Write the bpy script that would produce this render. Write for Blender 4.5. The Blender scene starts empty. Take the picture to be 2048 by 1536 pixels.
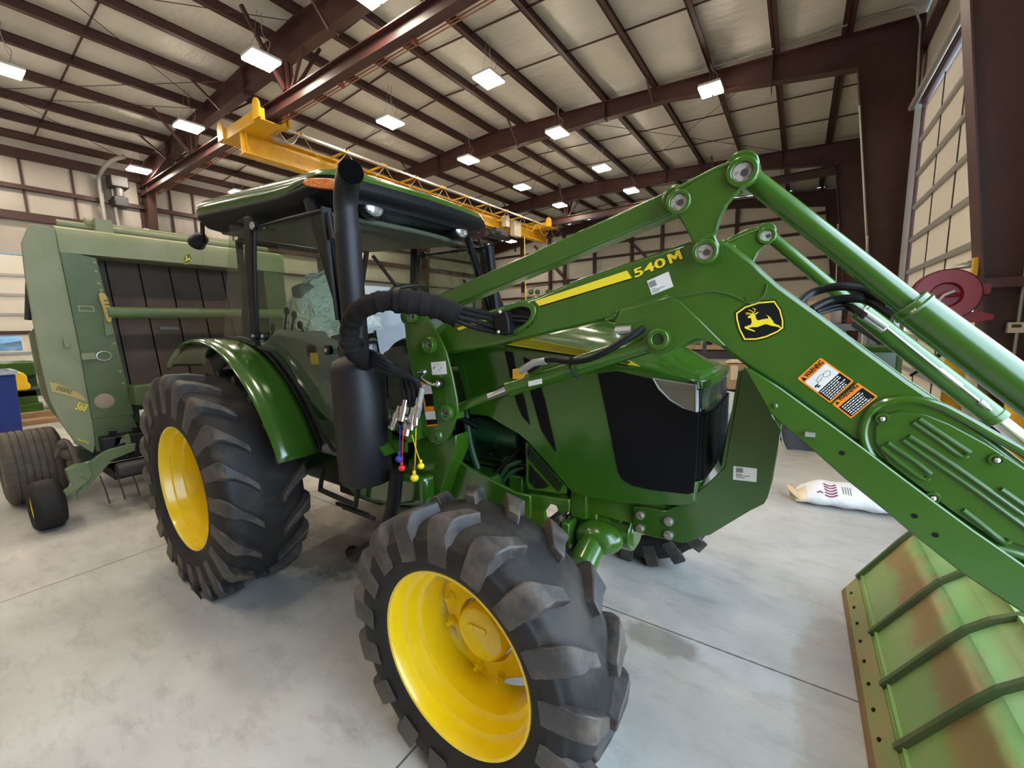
import bpy, bmesh, math, random
from mathutils import Vector, Matrix
random.seed(7)
C = bpy.context.scene.collection
PI = math.pi

# ---------------------------------------------------------------- camera model (also turns measured directions into places)
H = 1.735
CX, CY = 1024.0, 768.0
_va = (-193.0, 685.0); _vb = (1598.0, 638.0)
F = math.sqrt(-((_va[0]-CX)*(_vb[0]-CX)+(_va[1]-CY)*(_vb[1]-CY)))
_ex = -Vector((_va[0]-CX, _va[1]-CY, F)).normalized()
_ey = Vector((_vb[0]-CX, _vb[1]-CY, F)).normalized()
_ez = _ex.cross(_ey)
CAM = Vector((0, 0, H))
def ray(px, py):
    v = Vector((px-CX, py-CY, F)); return Vector((_ex.dot(v), _ey.dot(v), _ez.dot(v)))
def PY(p, Y): d = ray(*p); return CAM+d*(Y/d.y)
def PX(p, X): d = ray(*p); return CAM+d*(X/d.x)
def PZ(p, Z): d = ray(*p); return CAM+d*((Z-H)/d.z)
def PP(p, o, n):
    d = ray(*p); o = Vector(o); n = Vector(n); return CAM+d*((o-CAM).dot(n)/d.dot(n))
YC = 1.97
EXPO = 0.27

# ---------------------------------------------------------------- materials
def mat(name, col, rough=.5, metal=0, coat=0, spec=.5, noise=None, bump=None, emit=None, dirt=None):
    m = bpy.data.materials.new(name); m.use_nodes = True
    nt = m.node_tree; N = nt.nodes; L = nt.links
    b = N['Principled BSDF']
    b.inputs['Base Color'].default_value = (*col, 1); b.inputs['Roughness'].default_value = rough
    b.inputs['Metallic'].default_value = metal; b.inputs['Coat Weight'].default_value = coat
    b.inputs['Coat Roughness'].default_value = .12
    b.inputs['Specular IOR Level'].default_value = spec
    g = N.new('ShaderNodeNewGeometry')
    if noise:
        col2, scale, lo, hi = noise[:4]
        n = N.new('ShaderNodeTexNoise'); n.inputs['Scale'].default_value = scale; n.inputs['Detail'].default_value = 6
        n.inputs['Roughness'].default_value = .65
        L.new(g.outputs['Position'], n.inputs['Vector'])
        r = N.new('ShaderNodeMapRange'); r.inputs['From Min'].default_value = lo; r.inputs['From Max'].default_value = hi
        L.new(n.outputs['Fac'], r.inputs['Value'])
        mx = N.new('ShaderNodeMix'); mx.data_type = 'RGBA'
        mx.inputs['A'].default_value = (*col, 1); mx.inputs['B'].default_value = (*col2, 1)
        L.new(r.outputs['Result'], mx.inputs['Factor']); L.new(mx.outputs['Result'], b.inputs['Base Color'])
        if len(noise) > 4:
            rr = N.new('ShaderNodeMapRange'); rr.inputs['To Min'].default_value = rough; rr.inputs['To Max'].default_value = noise[4]
            L.new(r.outputs['Result'], rr.inputs['Value']); L.new(rr.outputs['Result'], b.inputs['Roughness'])
    if bump:
        n2 = N.new('ShaderNodeTexNoise'); n2.inputs['Scale'].default_value = bump[0]; n2.inputs['Detail'].default_value = 4
        L.new(g.outputs['Position'], n2.inputs['Vector'])
        bp = N.new('ShaderNodeBump'); bp.inputs['Strength'].default_value = bump[1]; bp.inputs['Distance'].default_value = bump[2]
        L.new(n2.outputs['Fac'], bp.inputs['Height']); L.new(bp.outputs['Normal'], b.inputs['Normal'])
    if emit:
        b.inputs['Emission Color'].default_value = (*emit[0], 1); b.inputs['Emission Strength'].default_value = emit[1]
    return m
M = {}
M['green'] = mat('glossy_green_paint', (.030, .092, .005), .26, 0, .5, noise=((.036, .106, .007), 3, .4, .6), bump=(90, .10, .002))
M['green2'] = mat('hood_green_paint', (.024, .082, .006), .2, 0, .8)
M['dgreen'] = mat('dark_green_paint', (.010, .048, .014), .4, 0, .3)
M['bgreen'] = mat('faded_green_paint', (.11, .17, .065), .55, noise=((.17, .20, .10), 4, .35, .7), bump=(60, .12, .002))
M['bpale'] = mat('dusty_pale_green_panel', (.215, .235, .115), .6, noise=((.28, .28, .165), 5, .3, .75), bump=(60, .1, .002))
M['bdark'] = mat('baler_side_green', (.062, .098, .028), .5, noise=((.10, .13, .05), 3, .3, .7))
M['yellow'] = mat('rim_yellow_paint', (.84, .58, .004), .3, 0, .4, noise=((.78, .52, .006), 6, .45, .7))
M['cyellow'] = mat('crane_yellow_paint', (.72, .40, .012), .45, noise=((.6, .3, .015), 4, .4, .75))
M['decaly'] = mat('decal_yellow', (.85, .66, .03), .35)
M['rubber'] = mat('black_rubber', (.012, .0105, .010), .65, spec=.3, noise=((.020, .0165, .015), 8, .4, .7, .7), bump=(160, .15, .0012))
M['lug'] = mat('dusty_lug_rubber', (.034, .030, .029), .5, noise=((.12, .092, .068), 9, .44, .72, .75), bump=(70, .3, .003))
M['tread'] = mat('dusty_tread_rubber', (.016, .014, .013), .6, spec=.35, noise=((.06, .047, .036), 5, .48, .75, .8), bump=(60, .25, .003))
M['drub'] = mat('dusty_grey_rubber', (.075, .06, .048), .7, noise=((.13, .10, .075), 14, .4, .7), bump=(90, .3, .003))
M['black'] = mat('black_plastic', (.006, .006, .0065), .45, spec=.25)
M['mattblack'] = mat('matt_black_steel', (.010, .0085, .0095), .5, .0, spec=.35, bump=(200, .05, .001))
M['grille'] = mat('grille_black', (.004, .0035, .004), .55, spec=.15)
M['cloth'] = mat('black_woven_sleeve', (.011, .0085, .008), .9, spec=.2, bump=(120, .6, .004))
M['belt'] = mat('worn_brown_belt', (.055, .036, .026), .75, noise=((.085, .062, .048), 3, .35, .7), bump=(50, .2, .003))
M['steel'] = mat('red_oxide_steel', (.052, .019, .017), .45, noise=((.072, .028, .024), 2, .35, .7), bump=(40, .08, .002))
M['chrome'] = mat('chrome', (.8, .8, .8), .12, 1)
M['zinc'] = mat('zinc_bolt', (.62, .60, .55), .38, 1, bump=(200, .3, .002))
M['pin'] = mat('pin_face_primer', (.42, .38, .33), .6, .2, noise=((.2, .15, .12), 60, .5, .6))
M['edge'] = mat('muddy_steel_edge', (.25, .30, .11), .6, noise=((.34, .26, .12), 6, .42, .62), bump=(40, .3, .003))
M['reflector'] = mat('lamp_reflector', (.32, .33, .33), .12, .9)
M['galv'] = mat('galvanised_pipe', (.42, .41, .39), .45, .6)
M['white'] = mat('white_label', (.74, .72, .68), .5)
M['dots'] = mat('label_print', (.12, .12, .12), .6)
M['orange'] = mat('warning_orange', (.85, .25, .015), .45)
M['ink'] = mat('label_black', (.007, .007, .007), .6, spec=.15)
M['amber'] = mat('amber_lens', (.85, .20, .004), .2, 0, .3, noise=((.55, .11, .003), 60, .5, .65), bump=(90, .9, .006))
M['redlens'] = mat('orange_side_lens', (.8, .10, .02), .25)
M['wood'] = mat('raw_timber', (.42, .27, .14), .7, noise=((.3, .18, .09), 12, .3, .7))
M['card'] = mat('cardboard', (.48, .29, .15), .8, noise=((.42, .25, .13), 8, .3, .7))
M['blue'] = mat('blue_bin_plastic', (.006, .025, .21), .45)
M['seaty'] = mat('yellow_seat_plastic', (.85, .55, .01), .4)
M['red'] = mat('red_reel_paint', (.24, .008, .012), .42, noise=((.17, .008, .012), 6, .4, .7))
M['grey'] = mat('grey_metal', (.2, .2, .2), .5, .3)
M['dkgrey'] = mat('dark_grey_metal', (.05, .05, .055), .5, .3)
M['liner'] = mat('cab_headliner', (.11, .105, .085), .8)
M['inter'] = mat('cab_interior_grey', (.12, .12, .11), .65)
M['film'] = mat('crumpled_plastic_film', (.55, .57, .50), .2, bump=(28, 1.0, .04))
M['bag'] = mat('white_sack', (.80, .79, .80), .6, bump=(14, .6, .03))
M['maroon'] = mat('sack_print', (.25, .03, .07), .6)
M['tape'] = mat('cream_tape', (.72, .6, .4), .6)
M['rust'] = mat('rusty_edge', (.30, .15, .07), .75, noise=((.16, .13, .06), 20, .35, .65))
M['cream'] = mat('cream_box', (.6, .55, .42), .5)
M['rcap'] = mat('red_cap', (.75, .02, .02), .4)
M['bcap'] = mat('blue_cap', (.03, .03, .3), .4)
M['ycap'] = mat('yellow_cap', (.85, .6, .01), .4)
M['roofblk'] = mat('roof_black_plastic', (.006, .006, .006), .55, spec=.18)
M['bore_dark'] = mat('bore_dark', (.003, .003, .003), 1.0, spec=0)
M['lens'] = mat('clear_lamp_lens', (.55, .55, .55), .08, .75)

def wall_mat(name, col, col2, scale=1.2, bump=.35, stretch=(1, 1, 1), rough=.42, dist=.02):
    m = bpy.data.materials.new(name); m.use_nodes = True
    nt = m.node_tree; N = nt.nodes; L = nt.links; b = N['Principled BSDF']
    g = N.new('ShaderNodeNewGeometry'); mp = N.new('ShaderNodeMapping'); mp.inputs['Scale'].default_value = stretch
    L.new(g.outputs['Position'], mp.inputs['Vector'])
    n = N.new('ShaderNodeTexNoise'); n.inputs['Scale'].default_value = scale; n.inputs['Detail'].default_value = 5; n.inputs['Roughness'].default_value = .6
    L.new(mp.outputs['Vector'], n.inputs['Vector'])
    mx = N.new('ShaderNodeMix'); mx.data_type = 'RGBA'; mx.inputs['A'].default_value = (*col, 1); mx.inputs['B'].default_value = (*col2, 1)
    L.new(n.outputs['Fac'], mx.inputs['Factor']); L.new(mx.outputs['Result'], b.inputs['Base Color'])
    n2 = N.new('ShaderNodeTexNoise'); n2.inputs['Scale'].default_value = scale*2.2; n2.inputs['Detail'].default_value = 3
    L.new(mp.outputs['Vector'], n2.inputs['Vector'])
    bp = N.new('ShaderNodeBump'); bp.inputs['Strength'].default_value = bump; bp.inputs['Distance'].default_value = dist
    L.new(n2.outputs['Fac'], bp.inputs['Height']); L.new(bp.outputs['Normal'], b.inputs['Normal'])
    b.inputs['Roughness'].default_value = rough
    return m
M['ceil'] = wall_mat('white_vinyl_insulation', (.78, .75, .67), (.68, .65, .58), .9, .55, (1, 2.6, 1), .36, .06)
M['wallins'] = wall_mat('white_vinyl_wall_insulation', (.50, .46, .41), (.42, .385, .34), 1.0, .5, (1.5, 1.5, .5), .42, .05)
M['farins'] = wall_mat('lit_far_wall_insulation', (.82, .76, .67), (.74, .68, .60), 1.0, .4, (1.5, 1.5, .5), .5, .05)  # lighter copy of the wall insulation, missing light put into its colour
M['rib'] = mat('shaded_grimy_rib_paint', (.07, .12, .035), .65, noise=((.12, .11, .05), 8, .4, .7))  # rib paint darkened to carry the shade on their sides, plus grime
M['doorp'] = wall_mat('cream_door_panel', (.88, .83, .72), (.84, .79, .68), .8, .1, (1, 1, 1), .45, .02)

def glass_mat(name, tint, fac=.10, rough=0.0, ior=1.5):
    m = bpy.data.materials.new(name); m.use_nodes = True
    nt = m.node_tree; N = nt.nodes; L = nt.links
    for n in list(N):
        if n.type == 'BSDF_PRINCIPLED': N.remove(n)
    out = [n for n in N if n.type == 'OUTPUT_MATERIAL'][0]
    t = N.new('ShaderNodeBsdfTransparent'); t.inputs['Color'].default_value = (*tint, 1)
    g = N.new('ShaderNodeBsdfGlossy'); g.inputs['Roughness'].default_value = rough
    fr = N.new('ShaderNodeLayerWeight'); fr.inputs['Blend'].default_value = .5
    pw = N.new('ShaderNodeMath'); pw.operation = 'POWER'; pw.inputs[1].default_value = 5; L.new(fr.outputs['Facing'], pw.inputs[0])
    ad = N.new('ShaderNodeMath'); ad.operation = 'MULTIPLY_ADD'; ad.inputs[1].default_value = .9; ad.inputs[2].default_value = .035+fac; L.new(pw.outputs[0], ad.inputs[0])
    mx = N.new('ShaderNodeMixShader'); L.new(ad.outputs[0], mx.inputs['Fac']); L.new(t.outputs[0], mx.inputs[1]); L.new(g.outputs[0], mx.inputs[2])
    L.new(mx.outputs[0], out.inputs['Surface'])
    return m
M['glass'] = glass_mat('tinted_cab_glass', (.84, .90, .83), .015, ior=1.38)
M['wglass'] = glass_mat('window_pane', (.93, .96, 1.0), .02)
M['hlglass'] = glass_mat('headlamp_glass', (.93, .95, .95), .10)

# concrete floor: troweled grey, sawn joints, stains and dark patches
def floor_mat():
    m = bpy.data.materials.new('sealed_concrete'); m.use_nodes = True
    nt = m.node_tree; N = nt.nodes; L = nt.links; b = N['Principled BSDF']
    g = N.new('ShaderNodeNewGeometry'); P = g.outputs['Position']
    def noise(sc, det=6, rg=.6, stretch=None):
        n = N.new('ShaderNodeTexNoise'); n.inputs['Scale'].default_value = sc; n.inputs['Detail'].default_value = det; n.inputs['Roughness'].default_value = rg
        if stretch:
            mp = N.new('ShaderNodeMapping'); mp.inputs['Scale'].default_value = stretch; mp.inputs['Rotation'].default_value = (0, 0, .5)
            L.new(P, mp.inputs['Vector']); L.new(mp.outputs['Vector'], n.inputs['Vector'])
        else: L.new(P, n.inputs['Vector'])
        return n.outputs['Fac']
    def ramp(v, lo, hi, a=0, c=1):
        r = N.new('ShaderNodeMapRange'); r.inputs['From Min'].default_value = lo; r.inputs['From Max'].default_value = hi
        r.inputs['To Min'].default_value = a; r.inputs['To Max'].default_value = c; L.new(v, r.inputs['Value']); return r.outputs['Result']
    def mixc(f, A, B):
        x = N.new('ShaderNodeMix'); x.data_type = 'RGBA'; L.new(f, x.inputs['Factor'])
        for s, v in (('A', A), ('B', B)):
            if isinstance(v, tuple): x.inputs[s].default_value = (*v, 1)
            else: L.new(v, x.inputs[s])
        return x.outputs['Result']
    def math_(op, a, bb):
        x = N.new('ShaderNodeMath'); x.operation = op
        for i, v in enumerate((a, bb)):
            if isinstance(v, (int, float)): x.inputs[i].default_value = v
            else: L.new(v, x.inputs[i])
        return x.outputs[0]
    base = mixc(ramp(noise(.9), .35, .68), (.36, .35, .325), (.56, .545, .515))
    base = mixc(ramp(noise(3.4, 10, .74, (1, 2.6, 1)), .50, .70, 0, .6), base, (.25, .235, .205))
    base = mixc(ramp(noise(7, 6, .7), .60, .74, 0, .5), base, (.57, .555, .52))
    base = mixc(ramp(noise(18, 9, .78, (1, 3.5, 1)), .63, .72, 0, .6), base, (.17, .145, .12))
    sp = N.new('ShaderNodeSeparateXYZ'); L.new(P, sp.inputs[0]); x, y = sp.outputs['X'], sp.outputs['Y']
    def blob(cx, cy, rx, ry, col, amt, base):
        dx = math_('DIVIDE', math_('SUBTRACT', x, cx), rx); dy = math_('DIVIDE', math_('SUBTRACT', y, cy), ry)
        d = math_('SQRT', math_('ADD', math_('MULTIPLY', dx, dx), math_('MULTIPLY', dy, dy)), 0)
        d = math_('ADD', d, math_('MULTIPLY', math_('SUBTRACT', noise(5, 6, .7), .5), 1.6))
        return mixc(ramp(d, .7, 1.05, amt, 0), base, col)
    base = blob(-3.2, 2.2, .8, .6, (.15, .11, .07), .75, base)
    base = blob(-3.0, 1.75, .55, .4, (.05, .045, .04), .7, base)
    base = blob(-.55, 2.15, .22, .12, (.12, .10, .07), .6, base)  # small dark grey-brown patch with a ragged edge
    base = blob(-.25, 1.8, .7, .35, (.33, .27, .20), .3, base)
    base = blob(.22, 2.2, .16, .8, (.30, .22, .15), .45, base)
    # sawn joints
    fx = math_('ABSOLUTE', math_('SUBTRACT', math_('FRACT', math_('DIVIDE', math_('ADD', x, 1.226+3.062*20.5), 3.062), 0), .5), 0)
    fy = math_('ABSOLUTE', math_('SUBTRACT', math_('FRACT', math_('DIVIDE', math_('ADD', y, -2.247+6.1*20.5), 6.1), 0), .5), 0)
    wob = math_('MULTIPLY', math_('SUBTRACT', noise(30, 2), .5), .0012)
    jx = ramp(math_('ADD', fx, wob), .0012, .0022, 1, 0); jy = ramp(math_('ADD', fy, wob), .0006, .0011, 1, 0)
    j = math_('MAXIMUM', jx, jy)
    base = mixc(math_('MULTIPLY', j, .85), base, (.055, .04, .03))
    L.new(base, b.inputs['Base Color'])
    L.new(ramp(noise(1.6, 5), .35, .7, .30, .58), b.inputs['Roughness'])
    bp = N.new('ShaderNodeBump'); bp.inputs['Strength'].default_value = .25; bp.inputs['Distance'].default_value = .004
    L.new(math_('SUBTRACT', noise(35, 5), math_('MULTIPLY', j, 2.0)), bp.inputs['Height']); L.new(bp.outputs['Normal'], b.inputs['Normal'])
    return m
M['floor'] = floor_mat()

# bucket paint: worn light green with dried mud band
def bucket_mat():
    m = mat('worn_bucket_paint', (.19, .34, .08), .5, 0, .1, noise=((.30, .38, .16), 3, .35, .7), bump=(30, .15, .004))
    nt = m.node_tree; N = nt.nodes; L = nt.links; b = N['Principled BSDF']
    src = b.inputs['Base Color'].links[0].from_socket
    g = N.new('ShaderNodeNewGeometry'); sp = N.new('ShaderNodeSeparateXYZ'); L.new(g.outputs['Position'], sp.inputs[0])
    n = N.new('ShaderNodeTexNoise'); n.inputs['Scale'].default_value = 3.5; n.inputs['Detail'].default_value = 10; n.inputs['Roughness'].default_value = .68; L.new(g.outputs['Position'], n.inputs['Vector'])
    def mt(op, a, c=0):
        x = N.new('ShaderNodeMath'); x.operation = op
        for i, v in enumerate((a, c)):
            if isinstance(v, (int, float)): x.inputs[i].default_value = v
            else: L.new(v, x.inputs[i])
        return x.outputs[0]
    d = mt('ABSOLUTE', mt('SUBTRACT', sp.outputs['Z'], .37)); d = mt('ADD', d, mt('MULTIPLY', mt('SUBTRACT', n.outputs['Fac'], .47), .42))
    r = N.new('ShaderNodeMapRange'); r.inputs['From Min'].default_value = .04; r.inputs['From Max'].default_value = .13
    r.inputs['To Min'].default_value = .85; r.inputs['To Max'].default_value = 0; L.new(d, r.inputs['Value'])
    mx = N.new('ShaderNodeMix'); mx.data_type = 'RGBA'; L.new(r.outputs['Result'], mx.inputs['Factor']); L.new(src, mx.inputs['A']); mx.inputs['B'].default_value = (.33, .19, .075, 1)
    L.new(mx.outputs['Result'], b.inputs['Base Color'])
    return m
M['bucket'] = bucket_mat()

# ---------------------------------------------------------------- mesh builder
class MB:
    def __init__(s): s.v = []; s.f = []; s.m = []; s.mi = 0
    def add(s, vs, fs):
        o = len(s.v); s.v += [tuple(v) for v in vs]
        for f in fs: s.f.append([i+o for i in f]); s.m.append(s.mi)
        return s
    def box(s, x0, x1, y0, y1, z0, z1, mt=None):
        vs = [Vector((x, y, z)) for x in (x0, x1) for y in (y0, y1) for z in (z0, z1)]
        if mt: vs = [mt @ v for v in vs]
        return s.add(vs, [(0, 1, 3, 2), (4, 6, 7, 5), (0, 4, 5, 1), (2, 3, 7, 6), (0, 2, 6, 4), (1, 5, 7, 3)])
    def beam(s, a, b, w, h, up=(0, 0, 1)):
        a = Vector(a); b = Vector(b); d = (b-a).normalized(); u = Vector(up)
        sd = d.cross(u)
        if sd.length < 1e-4: u = Vector((0, 1, 0)); sd = d.cross(u)
        sd.normalize(); u = sd.cross(d)
        vs = [p+sd*(i*w/2)+u*(j*h/2) for p in (a, b) for i, j in ((-1, -1), (1, -1), (1, 1), (-1, 1))]
        return s.add(vs, [(3, 2, 1, 0), (4, 5, 6, 7), (0, 1, 5, 4), (1, 2, 6, 5), (2, 3, 7, 6), (3, 0, 4, 7)])
    def cyl(s, a, b, r0, r1=None, n=20, cap=True):
        return s.tube([a, b], [r0, r0 if r1 is None else r1], n, cap)
    def tube(s, pts, r, n=10, cap=True):
        pts = [Vector(p) for p in pts]; k = len(pts)
        rs = r if isinstance(r, (list, tuple)) else [r]*k
        t0 = (pts[1]-pts[0]).normalized(); u = t0.orthogonal().normalized(); vs = []; prev = t0
        for i, p in enumerate(pts):
            t = (pts[min(i+1, k-1)]-pts[max(i-1, 0)]).normalized()
            q = prev.rotation_difference(t); u = (q @ u); u = (u-t*u.dot(t)).normalized(); prev = t
            w = t.cross(u)
            for j in range(n):
                a = 2*PI*j/n; vs.append(p+(u*math.cos(a)+w*math.sin(a))*rs[i])
        fs = []
        for i in range(k-1):
            for j in range(n):
                j2 = (j+1) % n; fs.append((i*n+j, i*n+j2, (i+1)*n+j2, (i+1)*n+j))
        if cap: fs.append(tuple(reversed(range(n)))); fs.append(tuple((k-1)*n+j for j in range(n)))
        return s.add(vs, fs)
    def prism(s, pts, d):
        """pts: planar loop of points; d: thickness vector"""
        pts = [Vector(p) for p in pts]; d = Vector(d); n = len(pts)
        nr = Vector((0, 0, 0))
        for i in range(n): nr += pts[i].cross(pts[(i+1) % n])
        if nr.dot(d) > 0: pts = pts[::-1]
        vs = pts+[p+d for p in pts]
        fs = [tuple(range(n)), tuple(reversed(range(n, 2*n)))]+[(i, i+n, (i+1) % n+n, (i+1) % n) for i in range(n)]
        fs = [tuple(f) for f in fs]
        return s.add(vs, fs)
    def ring(s, outer, inner, d):
        outer = [Vector(p) for p in outer]; inner = [Vector(p) for p in inner]; d = Vector(d); n = len(outer)
        vs = outer+inner+[p+d for p in outer]+[p+d for p in inner]; fs = []
        for i in range(n):
            j = (i+1) % n
            fs += [(i, j, n+j, n+i), (2*n+i, 3*n+i, 3*n+j, 2*n+j), (i, 2*n+i, 2*n+j, j), (n+i, n+j, 3*n+j, 3*n+i)]
        return s.add(vs, fs)
    def lathe(s, prof, o, ax='Y', n=64, close=False):
        """prof: (axial, radius) ; revolve about axis through o"""
        o = Vector(o); vs = []; k = len(prof)
        for a_, r_ in prof:
            for j in range(n):
                t = 2*PI*j/n; c_, s_ = math.cos(t)*r_, math.sin(t)*r_
                vs.append(o+(Vector((c_, a_, s_)) if ax == 'Y' else Vector((a_, c_, s_)) if ax == 'X' else Vector((c_, s_, a_))))
        fs = []
        for i in range(k-1 if not close else k):
            i2 = (i+1) % k
            for j in range(n):
                j2 = (j+1) % n; fs.append((i*n+j, i*n+j2, i2*n+j2, i2*n+j))
        return s.add(vs, fs)
    def sphere(s, c, r, n=16, sc=(1, 1, 1)):
        prof = []; c = Vector(c); k = n//2; vs = []
        for i in range(k+1):
            p = PI*i/k
            for j in range(n):
                t = 2*PI*j/n; vs.append(c+Vector((r*sc[0]*math.sin(p)*math.cos(t), r*sc[1]*math.sin(p)*math.sin(t), r*sc[2]*math.cos(p))))
        fs = [(i*n+j, (i+1)*n+j, (i+1)*n+(j+1) % n, i*n+(j+1) % n) for i in range(k) for j in range(n)]
        return s.add(vs, fs)
    def grid(s, rows, closed=False):
        k = len(rows[0]); vs = [p for r in rows for p in r]; fs = []
        for i in range(len(rows)-1):
            for j in range(k if closed else k-1):
                j2 = (j+1) % k; fs.append((i*k+j, i*k+j2, (i+1)*k+j2, (i+1)*k+j))
        return s.add(vs, fs)
    def build(s, name, mats, parent=None, ang=35, bevel=0, fix=True, label=None, solid=0, seg=2):
        me = bpy.data.meshes.new(name); me.from_pydata([tuple(v) for v in s.v], [], s.f)
        if not isinstance(mats, (list, tuple)): mats = [mats]
        for m_ in mats: me.materials.append(M[m_] if isinstance(m_, str) else m_)
        me.polygons.foreach_set('material_index', s.m)
        if fix:
            bm = bmesh.new(); bm.from_mesh(me)
            bmesh.ops.remove_doubles(bm, verts=bm.verts, dist=1e-6)
            bmesh.ops.recalc_face_normals(bm, faces=bm.faces); bm.to_mesh(me); bm.free()
        me.polygons.foreach_set('use_smooth', [True]*len(me.polygons)); me.set_sharp_from_angle(angle=math.radians(ang))
        o = bpy.data.objects.new(name, me); C.objects.link(o)
        if solid:
            md = o.modifiers.new('solid', 'SOLIDIFY'); md.thickness = solid; md.offset = -1
        if bevel:
            md = o.modifiers.new('bevel', 'BEVEL'); md.width = bevel; md.segments = seg; md.limit_method = 'ANGLE'; md.angle_limit = math.radians(40); md.harden_normals = False
        if parent: attach(o, parent)
        if label: o['label'] = label
        return o
def attach(o, parent):
    o.parent = parent
    o.matrix_parent_inverse = wmat(parent).inverted()
def wmat(o):
    m = Matrix.Translation(o.location) @ o.rotation_euler.to_matrix().to_4x4()
    return m if o.parent is None else wmat(o.parent) @ o.matrix_parent_inverse @ m if False else (wmat(o.parent) @ o.matrix_parent_inverse @ m)
def thing(name, label, cat, loc=(0, 0, 0), group=None):
    o = bpy.data.objects.new(name, None); C.objects.link(o); o.location = loc; o.empty_display_size = .2
    o['label'] = label; o['category'] = cat
    if group: o['group'] = group
    return o
def tag(o, label, cat, group=None):
    o['label'] = label; o['category'] = cat
    if group: o['group'] = group
    return o
def struct(o, label=None):
    o['kind'] = 'structure'
    if label: o['label'] = label
    return o
def dup(root, delta, label=None, group=None):
    def cp(o, par):
        c = o.copy(); C.objects.link(c)
        if par: c.parent = par; c.matrix_parent_inverse = o.matrix_parent_inverse.copy()
        for ch in list(o.children): cp(ch, c)
        return c
    r = cp(root, None); r.location = Vector(root.location)+Vector(delta)
    if label: r['label'] = label
    if group: r['group'] = group
    return r
def dup_part(o, delta, parent):
    """copy of a part (and its sub-parts) standing at an offset under the same thing"""
    c = o.copy(); C.objects.link(c); c.parent = parent; c.matrix_parent_inverse = o.matrix_parent_inverse.copy()
    c.location = Vector(o.location)+Vector(delta)
    for ch in list(o.children):
        k = ch.copy(); C.objects.link(k); k.parent = c; k.matrix_parent_inverse = ch.matrix_parent_inverse.copy()
    return c
def smooth_path(pts, n=6):
    pts = [Vector(p) for p in pts]; out = []
    for i in range(len(pts)-1):
        p0 = pts[max(i-1, 0)]; p1 = pts[i]; p2 = pts[i+1]; p3 = pts[min(i+2, len(pts)-1)]
        for j in range(n):
            t = j/n
            out.append(.5*((2*p1)+(-p0+p2)*t+(2*p0-5*p1+4*p2-p3)*t*t+(-p0+3*p1-3*p2+p3)*t**3))
    out.append(pts[-1]); return out
def smooth_loop(pts, n=4):
    pts = [Vector(p) for p in pts]; k = len(pts); out = []
    for i in range(k):
        p0, p1, p2, p3 = pts[i-1], pts[i], pts[(i+1) % k], pts[(i+2) % k]
        for j in range(n):
            t = j/n
            out.append(.5*((2*p1)+(-p0+p2)*t+(2*p0-5*p1+4*p2-p3)*t*t+(-p0+3*p1-3*p2+p3)*t**3))
    return out
def text(name, s, o, xd, yd, size, m, parent=None, ext=.0008, bold=0, sx=1.0, label=None, space=1.0):
    cu = bpy.data.curves.new(name, 'FONT'); cu.body = s; cu.size = size; cu.extrude = ext; cu.offset = bold; cu.space_character = space
    ob = bpy.data.objects.new(name+'_tmp', cu); C.objects.link(ob)
    dg = bpy.context.evaluated_depsgraph_get(); me = bpy.data.meshes.new_from_object(ob.evaluated_get(dg))
    bpy.data.objects.remove(ob)
    xd = Vector(xd).normalized(); yd = Vector(yd); yd = (yd-xd*yd.dot(xd)).normalized(); zd = xd.cross(yd)
    mt = Matrix((xd*sx, yd, zd)).transposed().to_4x4(); mt.translation = Vector(o)
    me.transform(mt); me.name = name; me.materials.clear(); me.materials.append(M[m])
    ob = bpy.data.objects.new(name, me); C.objects.link(ob)
    if parent: attach(ob, parent)
    if label: ob['label'] = label
    return ob
def circ(c, r, n=24, pl='XZ'):
    c = Vector(c)
    return [c+(Vector((math.cos(2*PI*i/n)*r, 0, math.sin(2*PI*i/n)*r)) if pl == 'XZ' else Vector((0, math.cos(2*PI*i/n)*r, math.sin(2*PI*i/n)*r))) for i in range(n)]
# ================================================================ BUILDING
XL, XR, YN, YF = -21.5, 1.92, -8.4, 27.6
FR = [-1.2, 6.0, 13.2, 20.4, 27.3]
def zr(x): return 8.78-.06*abs(x+9.8)
def inner(): return [(1.67, 0), (.79, 7.38), (-3.4, 8.0), (-9.8, 8.1), (-16.2, 8.0), (-20.43, 7.38), (-21.3, 0)]
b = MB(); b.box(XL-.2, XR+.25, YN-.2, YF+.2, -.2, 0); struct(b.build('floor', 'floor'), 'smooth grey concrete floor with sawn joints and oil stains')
b = MB(); b.box(XR-.06, XR+9, YN-4, YF+.2, -.22, -.012); struct(b.build('ground_outside', 'floor'), 'pale concrete apron outside the building')
# ceiling: two pitches of white vinyl insulation, sagging a little between the purlins
PUR = [.55, -.85, -2.32, -3.84, -5.34, -6.95, -8.5, -9.7, -10.9, -12.35, -13.84, -15.3, -16.78, -18.25, -19.65, -21.05]
b = MB()
rows = []
xs = []
edges = [XR]+PUR+[XL]
for i in range(len(edges)-1):
    for k in range(6): xs.append((edges[i]+(edges[i+1]-edges[i])*k/6, k))
xs.append((XL, 0))
random.seed(3)
YS = [YN+i*.36 for i in range(int((YF-YN)/.36)+2)]
for y in YS:
    row = []
    for x, k in xs:
        sag = math.sin(PI*k/6)*.045*(1+.5*math.sin(y*2.1+x)) if k else 0
        row.append((x, min(y, YF), zr(x)+.255-sag))
    rows.append(row)
b.grid(rows); struct(b.build('ceiling', 'ceil', ang=60, fix=False), 'white vinyl-faced insulation between the roof purlins')
b = MB(); b.prism([(XR, 0, 8.2), (-9.8, 0, 9.0), (XL, 0, 8.2), (XL, 0, 8.9), (-9.8, 0, 9.7), (XR, 0, 8.9)], (0, .01, 0))
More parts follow.
